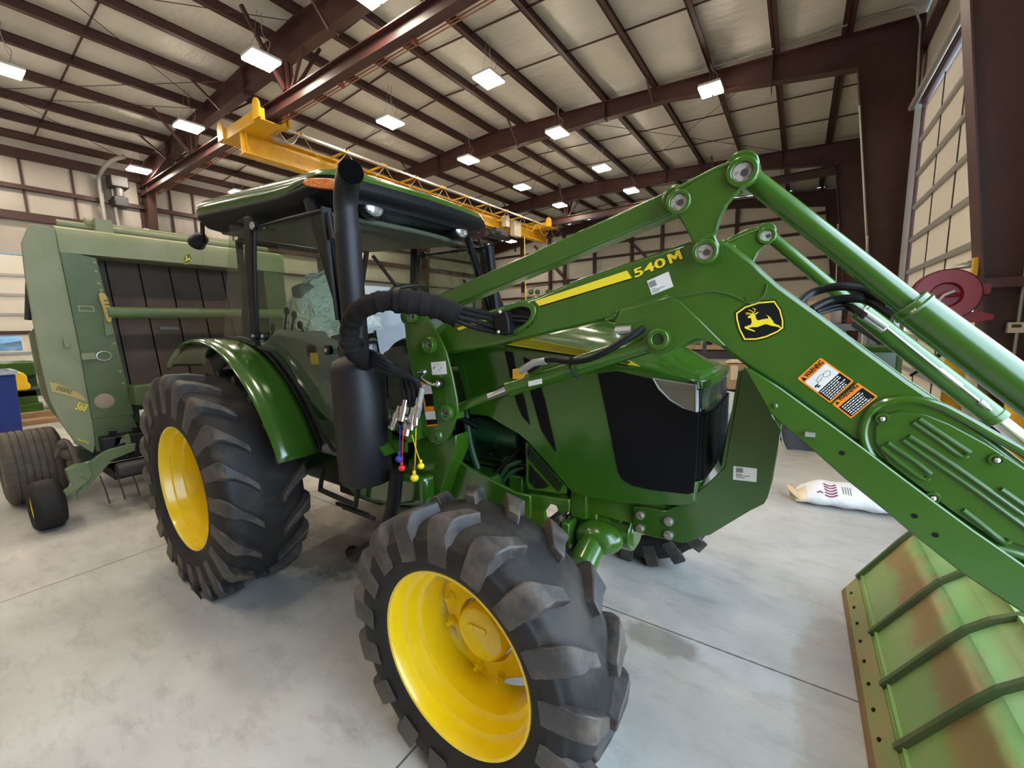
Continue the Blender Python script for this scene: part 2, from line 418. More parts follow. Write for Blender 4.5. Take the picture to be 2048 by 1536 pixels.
b = MB(); b.add([(XR+.3, YN-.2, zr(XR)+.36), (-9.8, YN-.2, 9.2), (XL-.3, YN-.2, zr(XL)+.36), (XR+.3, YF+.2, zr(XR)+.36), (-9.8, YF+.2, 9.2), (XL-.3, YF+.2, zr(XL)+.36)], [(0, 1, 4, 3), (1, 2, 5, 4)])
struct(b.build('roof_sheet', 'grey', fix=False), 'metal roof sheeting above the insulation')
n_t = 0
def trim(mb, label, m='steel', **k):
    global n_t; n_t += 1
    return struct(mb.build('trim_%d' % n_t, m, **k), label)
for i, x in enumerate(PUR):
    b = MB(); z = zr(x)
    b.box(x-.008, x+.008, YN, YF, z, z+.25); b.box(x-.03, x+.10, YN, YF, z, z+.014); b.box(x-.10, x+.03, YN, YF, z+.24, z+.25)
    trim(b, 'red oxide steel roof purlin running the length of the shed')
for y in (3.26, 8.67, 10.55, 16.2, 18.4, 23.0, 25.2, 1.1):
    b = MB(); q = [(XR, y, zr(XR)+.16), (-9.8, y, zr(-9.8)+.16), (XL, y, zr(XL)+.16)]
    b.beam(q[0], q[1], .035, .03); b.beam(q[1], q[2], .035, .03); trim(b, 'thin steel sag strap across the purlins')
for y in FR:
    b = MB(); inn = inner()
    top = [(XR-.06, 0), (XR-.06, zr(XR)), (-9.8, zr(-9.8)), (XL, zr(XL)), (XL, 0)]
    loop = [(x, y-.006, z) for x, z in top]+[(x, y-.006, z) for x, z in reversed(inn)]
    # web in convex pieces
    def quad(a, c, d, e): b.prism([(p[0], y-.008, p[1]) for p in (a, c, d, e)], (0, .016, 0))
    quad(inn[0], (XR-.06, 0), (XR-.06, zr(XR)), inn[1]); quad(inn[1], (XR-.06, zr(XR)), (-3.4, zr(-3.4)), inn[2])
    quad(inn[2], (-3.4, zr(-3.4)), (-9.8, zr(-9.8)), inn[3]); quad(inn[3], (-9.8, zr(-9.8)), (-16.2, zr(-16.2)), inn[4])
    quad(inn[4], (-16.2, zr(-16.2)), (XL, zr(XL)), inn[5]); quad(inn[5], (XL, zr(XL)), (XL, 0), inn[6])
    for k in range(len(inn)-1):
        p, q = inn[k], inn[k+1]; d = Vector((q[0]-p[0], 0, q[1]-p[1])).normalized()
        b.beam((p[0], y, p[1]), (q[0], y, q[1]), .26, .016, (0-d.z, 0, d.x))
    for p, q in ((top[0], top[1]), (top[1], top[2]), (top[2], top[3]), (top[3], top[4])):
        d = Vector((q[0]-p[0], 0, q[1]-p[1])).normalized(); b.beam((p[0], y, p[1]-.009), (q[0], y, q[1]-.009), .26, .016, (-d.z, 0, d.x))
    for x in (-.9, -5.3, -12.4, -18.2):   # web stiffeners
        zz = 7.98 if x > -16 and x < -3 else 7.7
        b.box(x-.006, x+.006, y-.11, y+.11, zz-.3 if x in (-.9, -18.2) else zz, zr(x)-.02)
    trim(b, 'deep tapered red oxide steel portal frame')
# flange braces from purlins to rafters
for y in (6.0, 13.2, 20.4):
    for x in (-3.84, -8.5, -13.84, -18.25):
        b = MB(); zb = 8.0 if -17 < x < -3 else 7.75
        b.beam((x, y-.75, zr(x)+.02), (x, y-.1, zb+.02), .05, .05); b.beam((x, y+.75, zr(x)+.02), (x, y+.1, zb+.02), .05, .05)
        trim(b, 'steel flange brace between purlin and rafter')
# tension rods (cross bracing)
for (x0, y0, x1, y1) in ((-.9, 13.4, -6.9, 20.2), (-6.9, 13.4, -.9, 20.2), (-7, 13.4, -12.5, 20.2), (-21, -1, -15, 6), (-15, -1, -21, 6), (-9.8, -1, -15, 6), (-15, -1, -9.8, 6), (-20.5, 0, -13, 6)):
    b = MB(); b.cyl((x0, y0, zr(x0)-.05), (x1, y1, zr(x1)-.05), .009, n=6); trim(b, 'thin diagonal tension rod under the roof')

def side_wall(name, x0, x1, holes, label, ymin=YN, ymax=YF, ztop=8.3):
    """wall slab with rectangular openings (y0,y1,z0,z1), non overlapping in y"""
    b = MB(); y = ymin
    for (a, c, z0, z1) in sorted(holes):
        b.box(x0, x1, y, a, 0, ztop); 
        if z0 > 0: b.box(x0, x1, a, c, 0, z0)
        b.box(x0, x1, a, c, z1, ztop); y = c
    b.box(x0, x1, y, ymax, 0, ztop)
    return struct(b.build(name, 'wallins'), label)
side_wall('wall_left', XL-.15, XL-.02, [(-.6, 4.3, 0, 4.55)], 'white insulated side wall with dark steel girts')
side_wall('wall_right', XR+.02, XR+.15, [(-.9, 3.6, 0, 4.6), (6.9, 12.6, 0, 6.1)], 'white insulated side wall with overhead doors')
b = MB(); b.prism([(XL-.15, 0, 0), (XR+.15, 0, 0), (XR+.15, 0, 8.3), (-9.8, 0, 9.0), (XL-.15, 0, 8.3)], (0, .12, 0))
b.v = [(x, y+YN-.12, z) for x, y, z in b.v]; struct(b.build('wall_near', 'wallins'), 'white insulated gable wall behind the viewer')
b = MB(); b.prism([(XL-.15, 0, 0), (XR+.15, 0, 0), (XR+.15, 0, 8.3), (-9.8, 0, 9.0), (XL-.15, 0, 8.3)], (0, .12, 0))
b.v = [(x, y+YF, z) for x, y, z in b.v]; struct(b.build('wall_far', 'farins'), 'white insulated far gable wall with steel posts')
# girts on left wall
for z, h in ((6.71, .14), (5.78, .26), (7.78, .30)):
    b = MB(); b.box(XL-.02, XL+.16, YN, YF, z-h/2, z+h/2); trim(b, 'dark horizontal steel girt on the left wall')
for z in (1.6, 3.2, 4.65):
    b = MB(); b.box(XL-.02, XL+.1, 5.0, YF, z-.05, z+.05); trim(b, 'dark horizontal steel girt on the left wall')
for y in (2.9, 4.1, 4.85, 6.9, 7.7, 9.1, 10.6, 11.9):
    b = MB(); b.box(XL-.02, XL+.05, y-.03, y+.03, 5.9, 7.65); trim(b, 'narrow vertical steel strut high on the left wall')
for y in (5.1, 6.85):
    b = MB(); b.cyl((XL+.3, y, 0), (XL+.3, y, 7.6 if y < 6 else 5.9), .06 if y < 6 else .04, n=10); trim(b, 'grey vertical conduit on the left wall', 'galv')
# gable wall framing
for x in (-17.7, -15.3, -14.1, -11.8, -9.2, -7.3, -5.2, -3.2):
    b = MB(); b.box(x-.09, x+.09, YF-.22, YF, 4.3, 8.2+.0); trim(b, 'dark vertical steel post on the far gable wall')
for z in (2.4, 3.9, 4.9, 6.2, 7.1):
    b = MB(); b.box(XL, XR, YF-.16, YF, z-.07, z+.07); trim(b, 'dark horizontal girt on the far gable wall')
for (x0, z0, x1, z1) in ((-16.5, 7.6, -13.2, 4.2), (-9.9, 7.6, -6.6, 4.2), (-14.3, 4.9, -12.3, 3.9)):
    b = MB(); b.beam((x0, YF-.26, z0), (x1, YF-.26, z1), .1, .16); trim(b, 'dark diagonal steel brace on the far gable wall')
# girts / headers, right wall
for z in (6.4, 7.5):
    b = MB(); b.box(XR-.1, XR+.02, YN, YF, z-.1, z+.1); trim(b, 'dark steel girt on the right wall')
for z in (1.6, 3.2, 4.9):
    b = MB(); b.box(XR-.08, XR+.02, 13.5, YF, z-.06, z+.06); trim(b, 'dark steel girt on the right wall')
for y0, y1, z in ((6.9, 12.6, 6.1), (-.9, 3.6, 4.6)):
    b = MB()
    b.box(XR-.06, XR+.02, y0-.14, y0, 0, z+.14); b.box(XR-.06, XR+.02, y1, y1+.14, 0, z+.14); b.box(XR-.06, XR+.02, y0, y1, z, z+.14)
    trim(b, 'steel frame round the overhead door opening')

# ---- overhead door in the right wall (closed), second bay
def sect_door(name, x, y0, y1, zt, n, winrow, wpanes, label, side=1, cols=4):
    """sectional door: cream panels with grey horizontal stiffeners, hinges and one row of panes"""
    d = zt/n; xi = x-.03*side
    b = MB()
    for i in range(n):
        if i == winrow:
            w = (y1-y0)/wpanes
            for j in range(wpanes):
                ya = y0+j*w
                b.box(xi, x, ya, ya+.09, i*d+.006, (i+1)*d-.006); b.box(xi, x, ya+w-.09, ya+w, i*d+.006, (i+1)*d-.006)
                b.box(xi, x, ya+.09, ya+w-.09, i*d+.006, i*d+.08); b.box(xi, x, ya+.09, ya+w-.09, (i+1)*d-.08, (i+1)*d-.006)
        else: b.box(xi, x, y0, y1, i*d+.006, (i+1)*d-.006)
    o = struct(b.build(name, 'doorp', bevel=.003), label)
    b = MB()
    for i in range(1, n): b.box(xi-.05*side if side > 0 else xi, xi if side > 0 else xi+.05, y0, y1, i*d-.05, i*d+.03)
    b.build('stiffener_rails', 'galv', o)
    b = MB()
    for j in range(1, cols):
        y = y0+(y1-y0)*j/cols; b.box(xi-.012*side if side > 0 else xi, xi if side > 0 else xi+.012, y-.02, y+.02, 0, zt)
    b.build('centre_stiles', 'dkgrey', o)
    b = MB(); w = (y1-y0)/wpanes
    for j in range(wpanes): b.box(x-.018*side-.003, x-.018*side+.003, y0+j*w+.08, y0+(j+1)*w-.08, winrow*d+.07, (winrow+1)*d-.07)
    b.build('window_panes', 'wglass', o)
    return o
door = sect_door('door_1', XR+.03, 6.95, 12.55, 6.05, 9, 2, 5, 'tall cream sectional overhead door with grey rails and a row of panes')
b = MB()
for y in (6.85, 12.62): b.box(XR-.16, XR-.06, y-.025, y+.025, 0, 6.2)
b.build('vertical_track', 'galv', door)
b = MB()
b.cyl((1.72, 6.4, 6.10), (1.72, 12.7, 6.10), .06, n=12); b.cyl((1.80, 6.4, 6.32), (1.80, 12.7, 6.32), .03, n=8); b.build('torsion_tube', 'galv', door)
door2 = sect_door('door_2', XL-.06, -.6, 4.3, 4.5, 7, 2, 5, 'cream sectional overhead door on the far left with a low row of panes', side=-1, cols=3)
b = MB(); b.box(XL-.04, XL+.04, -.6, 4.3, 1.90, 2.02); b.build('dark_rail', 'steel', door2)
# open doorway beside the loader (daylight comes through it)
b = MB()
for y in (-.85, 3.55): b.box(XR-.16, XR-.06, y-.025, y+.025, 0, 4.7)
trim(b, 'galvanised vertical tracks of the raised overhead door', 'galv')
# grey conduit by the near column, and column conduits
for (x, y, z0, x1_, z1, r) in ((1.70, 5.93, 0, 1.70, 7.6, .013), (1.36, 12.93, 2.0, .86, 6.5, .02), (1.30, 12.9, 0, 1.20, 3.6, .02), (1.2, 20.2, 0, 1.0, 5.2, .02)):
    b = MB(); b.cyl((x, y, z0), (x1_, y, z1), r, n=8); trim(b, 'thin grey conduit running up a steel column', 'galv')
b = MB(); b.tube(smooth_path([(1.93, 13.0, 2.5), (1.80, 13.0, 7.0), (1.72, 13.0, 8.0), (1.35, 13.0, 8.28), (-.6, 13.0, 8.32), (-3, 13.0, 8.42)], 6), .022, 8); trim(b, 'grey conduit bending from column to rafter', 'galv')
b = MB(); b.box(1.42, 1.90, 5.86, 5.93, 1.98, 2.07); trim(b, 'short steel angle across the near column')

# ---- runway beams and bridge crane
def runway(y, label):
    t = tag(MB().box(-21.2, 1.0, y-.01, y+.01, 7.05, 7.33).box(-21.2, 1.0, y-.1, y+.1, 7.04, 7.06).box(-21.2, 1.0, y-.12, y+.12, 7.32, 7.345).build('runway_beam', 'steel'), label, 'beam', 'crane runway beams')
    for x in (-10.3, -16.1, -3.3):
        b = MB(); zb = 8.0
        b.box(x-.1, x+.1, y-.012, y+.012, 7.345, zb); b.box(x-.1, x-.085, y-.09, y+.09, 7.345, zb); b.box(x+.085, x+.1, y-.09, y+.09, 7.345, zb)
        b.beam((x+.1, y, 7.36), (x+.75, y, 8.1), .06, .06); b.beam((x-.1, y, 7.36), (x-.7, y, 8.1), .06, .06); b.beam((x, y-.1, 7.4), (x, y-.9, zr(x)), .07, .07); b.beam((x, y+.1, 7.4), (x, y+.9, zr(x)), .07, .07)
        b.build('hanger_post', 'steel', t)
    return t
rw = runway(5.93, 'long dark red crane runway beam hung across the near bays')
b = MB()
for k, z in enumerate((7.07, 7.03, 6.99)): b.cyl((-20.8, 6.07+.03*k, z), (.8, 6.07+.03*k, z), .013, n=6)
for i in range(9): b.box(-20+i*2.3, -19.96+i*2.3, 6.0, 6.15, 6.98, 7.08)
b.build('conductor_bars', mat('orange_conductor', (.30, .10, .05), .45), rw)
runway(20.4, 'far dark red crane runway beam beyond the yellow bridge')
cr = thing('bridge_crane', 'yellow overhead bridge crane spanning between the two runway beams', 'crane', (-12.6, 13.2, 6.9))
XG = -12.75
b = MB(); b.box(XG-.012, XG+.012, 5.6, 21.4, 6.32, 6.88); b.box(XG-.16, XG+.16, 5.6, 21.4, 6.30, 6.33); b.box(XG-.16, XG+.16, 5.6, 21.4, 6.86, 6.89)
for i in range(5): b.box(XG-.12, XG+.12, 5.7+i*3.9, 5.72+i*3.9, 6.33, 6.86)
b.build('bridge_girder', 'cyellow', cr)
for y in (5.93, 20.4):
    b = MB(); b.box(XG-1.1, XG+1.1, y-.34, y-.2, 6.84, 7.12); b.box(XG-1.1, XG+1.1, y+.2, y+.34, 6.84, 7.12)
    b.box(XG-1.1, XG+1.1, y-.34, y+.34, 6.84, 6.87)
    b.build('end_truck', 'cyellow', cr, bevel=.02)
    for x in (XG-1.0, XG+1.0):
        b = MB(); b.prism([(x-.16, y-.38, 6.86), (x+.16, y-.38, 6.86), (x+.16, y-.38, 7.2), (x+.06, y-.38, 7.32), (x-.06, y-.38, 7.32), (x-.16, y-.38, 7.2)], (0, .05, 0)); b.build('wheel_plate', 'cyellow', cr)
        b = MB(); b.prism([(x-.16, y+.34, 6.86), (x+.16, y+.34, 6.86), (x+.16, y+.34, 7.2), (x+.06, y+.34, 7.32), (x-.06, y+.34, 7.32), (x-.16, y+.34, 7.2)], (0, .05, 0))
        b.build('wheel_plate', 'cyellow', cr)
XF = XG+.75
b = MB(); b.box(XF-.02, XF+.02, 5.6, 21.6, 6.96, 7.0); b.box(XF+.06, XF+.10, 5.6, 21.6, 6.90, 6.94); b.build('festoon_rails', 'galv', cr)
for i in range(11):
    y = 6.7+i*1.38; b = MB(); b.beam((XG, y, 6.9), (XF+.12, y+.1, 6.96), .06, .05); b.beam((XF, y+.05, 6.95), (XF, y+.05, 7.02), .08, .05); b.build('rail_bracket', 'cyellow', cr)
for i in range(11):
    y = 6.9+i*1.38
    b = MB(); q = [(XF, y+1.3*t, 6.92-.5*math.sin(PI*t)) for t in [k/8 for k in range(9)]]; b.tube(q, .012, 5); b.build('festoon_cable', mat('cable_tan', (.5, .36, .12), .5) if i == 0 else bpy.data.materials['cable_tan'], cr)
b = MB()
for k in range(7): b.tube(smooth_path([(XG+.3+.08*k, 6.1, 6.95), (XG+.4+.1*k, 6.35, 6.7-.03*k), (XF+.1, 6.7, 6.9)], 4), .012, 5)
b.build('cable_bundle', 'galv', cr)
# hoist
hy = 16.7
b = MB(); b.box(XG-.35, XG+.35, hy-.3, hy+.5, 5.98, 6.26); b.cyl((XG-.2, hy-.5, 6.08), (XG-.2, hy+1.3, 6.08), .14, n=14); b.cyl((XG+.3, hy-.6, 6.1), (XG+.3, hy-.2, 6.1), .16, n=14); b.build('hoist_body', 'dkgrey', cr)
b = MB(); b.box(XG+.2, XG+.45, hy+.9, hy+1.5, 6.1, 6.75); b.build('control_box', 'cream', cr)
b = MB(); b.box(XG+.2, XG+.45, hy+.2, hy+.5, 6.4, 6.9); b.build('control_box', 'cream', cr)
b = MB(); b.cyl((XG+.2, 18.9, 2.4), (XG+.2, 18.9, 6.3), .022, n=8); b.build('pendant_cable', 'decaly', cr)
cr.location = Vector(cr.location)+Vector((.55, 0, .07))
# light fixtures
def fixture():
    t = thing('ceiling_light', 'bright twin-lens high-bay light hanging over the shed', 'light', (0, 0, 7.6), 'high-bay lights')
    b = MB(); b.box(-.26, .26, -.31, .31, 7.64, 7.70); b.box(-.05, .05, -.1, .1, 7.7, 7.78); b.build('housing', 'white', t, bevel=.006)
    for s in (-1, 1):
        b = MB(); b.box(s*.14-.115, s*.14+.115, -.29, .29, 7.60, 7.642); b.build('lens', M['lamp'], t)
    b = MB()
    for s in (-1, 1): b.tube([(0, s*.25, 7.70), (.02*s, s*.1, 8.05), (0, 0, 8.62)], .004, 4)
    b.tube(smooth_path([(0, .1, 7.78), (.12, .16, 8.0), (-.03, .1, 8.2), (.06, .05, 8.4), (0, .1, 8.62)], 4), .007, 5); b.build('hanging_wire', 'galv', t)
    return t
M['lamp'] = mat('lamp_lens_glow', (.9, .9, .9), .4, emit=((1.0, .87, .69), 74))
fx = fixture()
LAMPS = [(-10.0, 5.2), (-14.72, 5.4), (-19.8, 5.55), (-10.0, 8.7), (-6.48, 8.75), (-2.2, 12.55), (-6.5, 12.25), (-10.0, 12.15), (-6.54, 15.9), (-6.53, 19.3), (-10.1, 15.8), (-10.1, 19.25), (-14.74, 2.0), (-6.6, 5.4), (-16.9, 24.9),
         (-2.2, 5.3), (-2.2, 1.9), (-6.5, 1.9), (-10.0, 1.9), (-2.2, -1.6), (-6.5, -1.6), (-10.0, -1.6), (-14.7, -1.6), (-19.8, 1.9), (-6.5, -5.0), (-14.7, -5.0), (-14.74, 12.2), (-19.8, 8.8), (-19.8, 12.3), (-19.8, 15.9)]  # unseen fixtures added to light the near bay and left wall
LL = {0: 'bright twin-lens light over the near runway beam, nearest the rafter hanger', 1: 'bright light left of the yellow crane end, above the runway beam', 2: 'bright light nearest the left end of the runway beam',
      3: 'bright light directly above the middle of the yellow crane bridge', 4: 'bright light with hanging loops right of the runway beam', 5: 'large twin-lens light in front of the rafter, highest on the right',
      6: 'bright light hanging just below the middle rafter', 7: 'bright light under the junction of rafter and purlin above the cab', 8: 'small bright light right of centre between two rafters',
      9: 'small bright light on the far rafter, right one of two', 10: 'small bright light just above the far end of the crane bridge', 11: 'small bright light beside the far hanger post',
      12: 'bright light cut off by the left edge of the view', 13: 'bright light cut off by the top edge of the view', 14: 'small far light seen under the end of the yellow crane'}
for i, (x, y) in enumerate(LAMPS):
    dz = (8.62-7.6)
    o = fx if i == 0 else dup(fx, (0, 0, 0))
    o.location = (x, y, 7.6); 
    if i in LL: o['label'] = LL[i]
    else: o['label'] = 'unseen high-bay twin-lens light added to brighten the shed from behind the cab or above the picture'
for ch in fx.children: pass
# ================================================================ TRACTOR
T = thing('tractor', 'green tractor with cab, yellow wheels and front loader filling the middle of the shed', 'tractor', (-2.1, YC, 0))
def plate(mb, pts, Y, th): return mb.prism([PY(p, Y) for p in pts], (0, th, 0))

def interp(tab, x):
    for i in range(len(tab)-1):
        if x <= tab[i+1][0]:
            t = (x-tab[i][0])/(tab[i+1][0]-tab[i][0]); return tab[i][1]+t*(tab[i+1][1]-tab[i][1])
    return tab[-1][1]
def wheel(name, hx, hz, yl, sg, R, rr, w, n, lug, delta, rimprof, label, phase=0):
    """yl: lip plane; sg: +1 when inboard is +Y"""
    def clamp(mb): mb.v = [(x, y, max(z, .004)) for x, y, z in mb.v]
    o = (hx, yl, hz)
    b = MB(); b.lathe([(a*sg, r) for a, r in rimprof], o, 'Y', 72)
    rim = b.build(name, 'yellow', T, label=label, ang=30, fix=False)
    Rb = R-lug
    prof = [(.012, rr-.012), (-.012, rr+.006), (-.022, rr+.02), (-.034, rr+.06), (-.038, rr+(Rb-rr)*.45), (-.034, rr+(Rb-rr)*.68), (-.022, Rb-.045), (.0, Rb-.016), (.05, Rb-.002), (w/2, Rb+.008),
            (w-.05, Rb-.002), (w, Rb-.016), (w+.022, Rb-.045), (w+.034, rr+(Rb-rr)*.68), (w+.038, rr+(Rb-rr)*.45), (w+.034, rr+.06), (w+.02, rr+.02), (w-.012, rr-.012)]
    sp = []
    for i in range(len(prof)-1):
        for k in range(3):
            t = k/3; p0 = prof[max(i-1, 0)]; p1 = prof[i]; p2 = prof[i+1]; p3 = prof[min(i+2, len(prof)-1)]
            sp.append(tuple(.5*((2*p1[c])+(-p0[c]+p2[c])*t+(2*p0[c]-5*p1[c]+4*p2[c]-p3[c])*t*t+(-p0[c]+3*p1[c]-3*p2[c]+p3[c])*t**3) for c in (0, 1)))
    sp.append(prof[-1])
    b = MB(); k0 = next(i for i, (a, r) in enumerate(sp) if r > Rb-.05); k1 = len(sp)-1-next(i for i, (a, r) in enumerate(sp[::-1]) if r > Rb-.05)
    for mi_, seg in ((0, sp[:k0+1]), (1, sp[k0:k1+1]), (0, sp[k1:])):
        b.mi = mi_; b.lathe([(a*sg, r) for a, r in seg], o, 'Y', 96)
    clamp(b); b.build('tyre', ['rubber', 'tread'], rim, ang=60, fix=False)
    crown = [(-.038, rr+(Rb-rr)*.5), (-.034, rr+(Rb-rr)*.68), (-.022, Rb-.045), (.0, Rb-.016), (.05, Rb-.002), (w/2, Rb+.008), (w, Rb)]
    b = MB()
    for side in (0, 1):
        for i in range(n):
            th0 = 2*PI*(i+.5*side)/n+phase
            S = [(-.041, 0, -.075, .042), (-.037, .0, -.012-lug*.8, .046), (-.020, .012, -.012, .048), (-.004, .03, -.001, .044), (.03, .06, .0, .032), (.09, .13, .0, .0245), (.15, .22, .0, .022), (w*.5+.02, None, .0, .024)]
            secs = []
            for a, f, dr, hw in S:
                if a > .031 and a > w*.5: continue
                if f is None: f = .34
                th = th0-delta*(f/.34)
                top = R+dr; base = interp(crown, a)-.012
                aa = a if side == 0 else w-a
                if dr < -.05: top = interp(crown, a)+.006
                cs = []
                for (t, r_, k_) in ((-1, base, 1.35), (-1, top, 1.0), (1, top, 1.0), (1, base, 1.35)):
                    q = th+t*hw*k_/R; cs.append((hx+r_*math.cos(q), yl+aa*sg, hz+r_*math.sin(q)))
                secs.append(cs)
            k = len(secs); vs = [p for c_ in secs for p in c_]; fs = []
            for j in range(k-1):
                for m_ in range(3): fs.append((j*4+m_, j*4+m_+1, (j+1)*4+m_+1, (j+1)*4+m_))
            fs.append((0, 1, 2, 3)); fs.append(tuple((k-1)*4+m_ for m_ in (3, 2, 1, 0)))
            b.add(vs, fs)
    clamp(b); b.build('tyre_lugs', 'lug', rim, ang=32, bevel=.006, label='dusty angled tread lugs')
    return rim
RR, RF = .418, .335
rprof = [(-.004, RR+.012), (-.014, RR+.004), (-.012, RR-.006), (.004, RR-.012), (.03, RR-.016), (.045, RR-.02), (.052, RR-.035), (.09, RR-.042), (.105, RR-.046), (.115, RR-.066), (.17, RR-.075), (.20, RR-.078), (.21, RR-.095), (.30, RR-.10), (.34, RR-.09), (.345, .30), (.32, .26), (.32, .12), (.27, .10), (.27, .001)]
fprof = [(-.004, RF+.012), (-.014, RF+.004), (-.012, RF-.006), (.004, RF-.012), (.03, RF-.015), (.045, RF-.018), (.055, RF-.034), (.09, RF-.040), (.10, RF-.043), (.112, RF-.06), (.20, RF-.068), (.25, RF-.07), (.29, RF-.02)]
XRW, ZRW, XFW, ZFW = -3.323, .722, -.957, .549
w1 = wheel('rear_wheel', XRW, ZRW, .933, 1, .765, RR, .42, 20, .045, .34, rprof, 'yellow rear wheel rim nearest the viewer', .05)
w2 = wheel('rear_wheel', XRW, ZRW, 2*YC-.933, -1, .765, RR, .42, 20, .045, .34, rprof, 'far rear wheel rim', .1)
w3 = wheel('front_wheel', XFW, ZFW, .966, 1, .558, RF, .27, 17, .04, .36, fprof, 'yellow front wheel rim nearest the viewer', .12)
w4 = wheel('front_wheel', XFW+.06, ZFW, 3.09, -1, .556, RF, .27, 17, .04, .36, fprof, 'far front wheel rim', 0)
def front_center(rim, yl, sg):
    # lobed disc, hub and nuts
    b = MB(); N_ = 96; ra = []; rb = []; rc = []; rd = []
    for i in range(N_):
        t = 2*PI*i/N_; lob = .236+.020*math.cos(4*t+1.0)
        for lst, r, a in ((ra, lob, .225), (rb, lob-.012, .218), (rc, .175, .215), (rd, .13, .19)):
            lst.append((XFW+r*math.cos(t), yl+a*sg, ZFW+r*math.sin(t)))
    re_ = [(XFW+.12*math.cos(2*PI*i/N_), yl+.22*sg, ZFW+.12*math.sin(2*PI*i/N_)) for i in range(N_)]
    b.grid([[(p[0], p[1]+.02*sg, p[2]) for p in ra], ra, rb, rc, rd, re_], closed=True)
    b.build('wheel_disc', 'yellow', rim, fix=False, ang=28)
    b = MB(); b.lathe([(.25*sg, .118), (.17*sg, .112), (.155*sg, .104), (.148*sg, .09), (.145*sg, .001)], (XFW, yl, ZFW), 'Y', 40)
    b.cyl((XFW-.03, yl+.148*sg, ZFW+.03), (XFW-.03, yl+.138*sg, ZFW+.03), .014, n=12); b.box(XFW-.02, XFW+.04, yl+.14*sg, yl+.148*sg, ZFW+.024, ZFW+.044)
    b.build('hub_cap', 'yellow', rim, bevel=.002)
    for k in range(8):
        t = PI/8+k*PI/4+.12*(1 if k % 2 else -1); c = (XFW+.205*math.cos(t), 0, ZFW+.205*math.sin(t))
        b = MB(); b.cyl((c[0], yl+.217*sg, c[2]), (c[0], yl+.208*sg, c[2]), .021, n=16); b.cyl((c[0], yl+.21*sg, c[2]), (c[0], yl+.192*sg, c[2]), .014, n=6); b.cyl((c[0], yl+.195*sg, c[2]), (c[0], yl+.180*sg, c[2]), .008, n=8)
        b.build('wheel_nut', 'yellow', rim)
front_center(w3, .966, 1)
text('tyre_lettering', 'R-1W  TRACTION', (XRW-.26, .933-.037, ZRW-.60), (1, 0, -.30), (.3, 0, 1), .055, 'rubber', w1, ext=.003)
# --- axles and drive line
b = MB(); b.cyl((XRW, 1.25, ZRW), (XRW, 2.69, ZRW), .13, n=24); b.box(XRW-.35, -2.2, 1.75, 2.2, .55, 1.15); b.build('rear_axle', 'dgreen', T, bevel=.02)
b = MB(); b.box(-2.3, -1.55, 1.72, 2.22, .58, 1.05); b.box(-1.6, -.35, 1.78, 2.16, .86, 1.1); b.build('transmission_housing', 'dgreen', T, bevel=.03)
b = MB(); q = [(1.24, .09), (1.40, .10), (1.5, .085), (1.7, .10), (1.8, .125), (YC, .14), (2.14, .125), (2.24, .10), (2.44, .085), (2.54, .10), (2.7, .09)]
b.lathe([(a-YC, r) for a, r in q], (XFW, YC, ZFW), 'Y', 28); b.build('front_axle', 'dgreen', T)
b = MB(); b.cyl((-.86, 1.78, .80), (-.56, 1.78, .80), .095, n=28); b.cyl((-.575, 1.78, .80), (-.55, 1.78, .80), .075, n=28); b.box(-.84, -.60, 1.70, 2.2, .80, .98); b.cyl((-.7, 1.5, .72), (-.7, 1.75, .84), .06, n=16); b.box(-.80, -.70, 1.66, 1.74, .70, .90); c_ = PY((1188, 1082), 1.62); b.sphere(c_+Vector((.01, .03, .01)), .088, 24, (1.25, .9, .85)); c_ = PY((1136, 1062), 1.60); b.box(c_.x-.02, c_.x+.02, 1.57, 1.66, c_.z-.09, c_.z+.05); b.build('axle_pivot', 'green', T, bevel=.008)
b = MB(); plate(b, [(1056, 988), (1138, 1000), (1138, 1024), (1118, 1026), (1112, 1012), (1100, 1008), (1088, 1024), (1094, 1050), (1100, 1080), (1060, 1070)], 1.59, .02); b.build('frame_casting', 'green', T, bevel=.004)
b = MB(); b.cyl((-.82, 1.35, .70), (-.82, 1.7, .72), .035, n=12); b.cyl((-1.05, 1.45, .68), (-1.05, 2.5, .68), .022, n=10); b.sphere((-.93, 1.38, .78), .06, 14); b.build('steering_link', 'dkgrey', T)
# frame rails
b = MB()
for y in (1.66, 2.20): b.box(-1.75, -.30, y, y+.07, .885, 1.0)
b.box(-.42, -.285, 1.67, 2.26, .89, .995)
b.box(-1.16, -1.08, 1.63, 1.70, .84, 1.0); b.box(-.82, -.74, 1.635, 1.70, .86, 1.0)
b.build('frame_rail', 'green', T, bevel=.006)
b = MB(); b.cyl((-.86, 1.63, .84), (-.86, 1.665, .84), .016, n=8); b.box(-.94, -.86, 1.6, 1.63, .81, .83); b.build('frame_bolt', 'zinc', T)
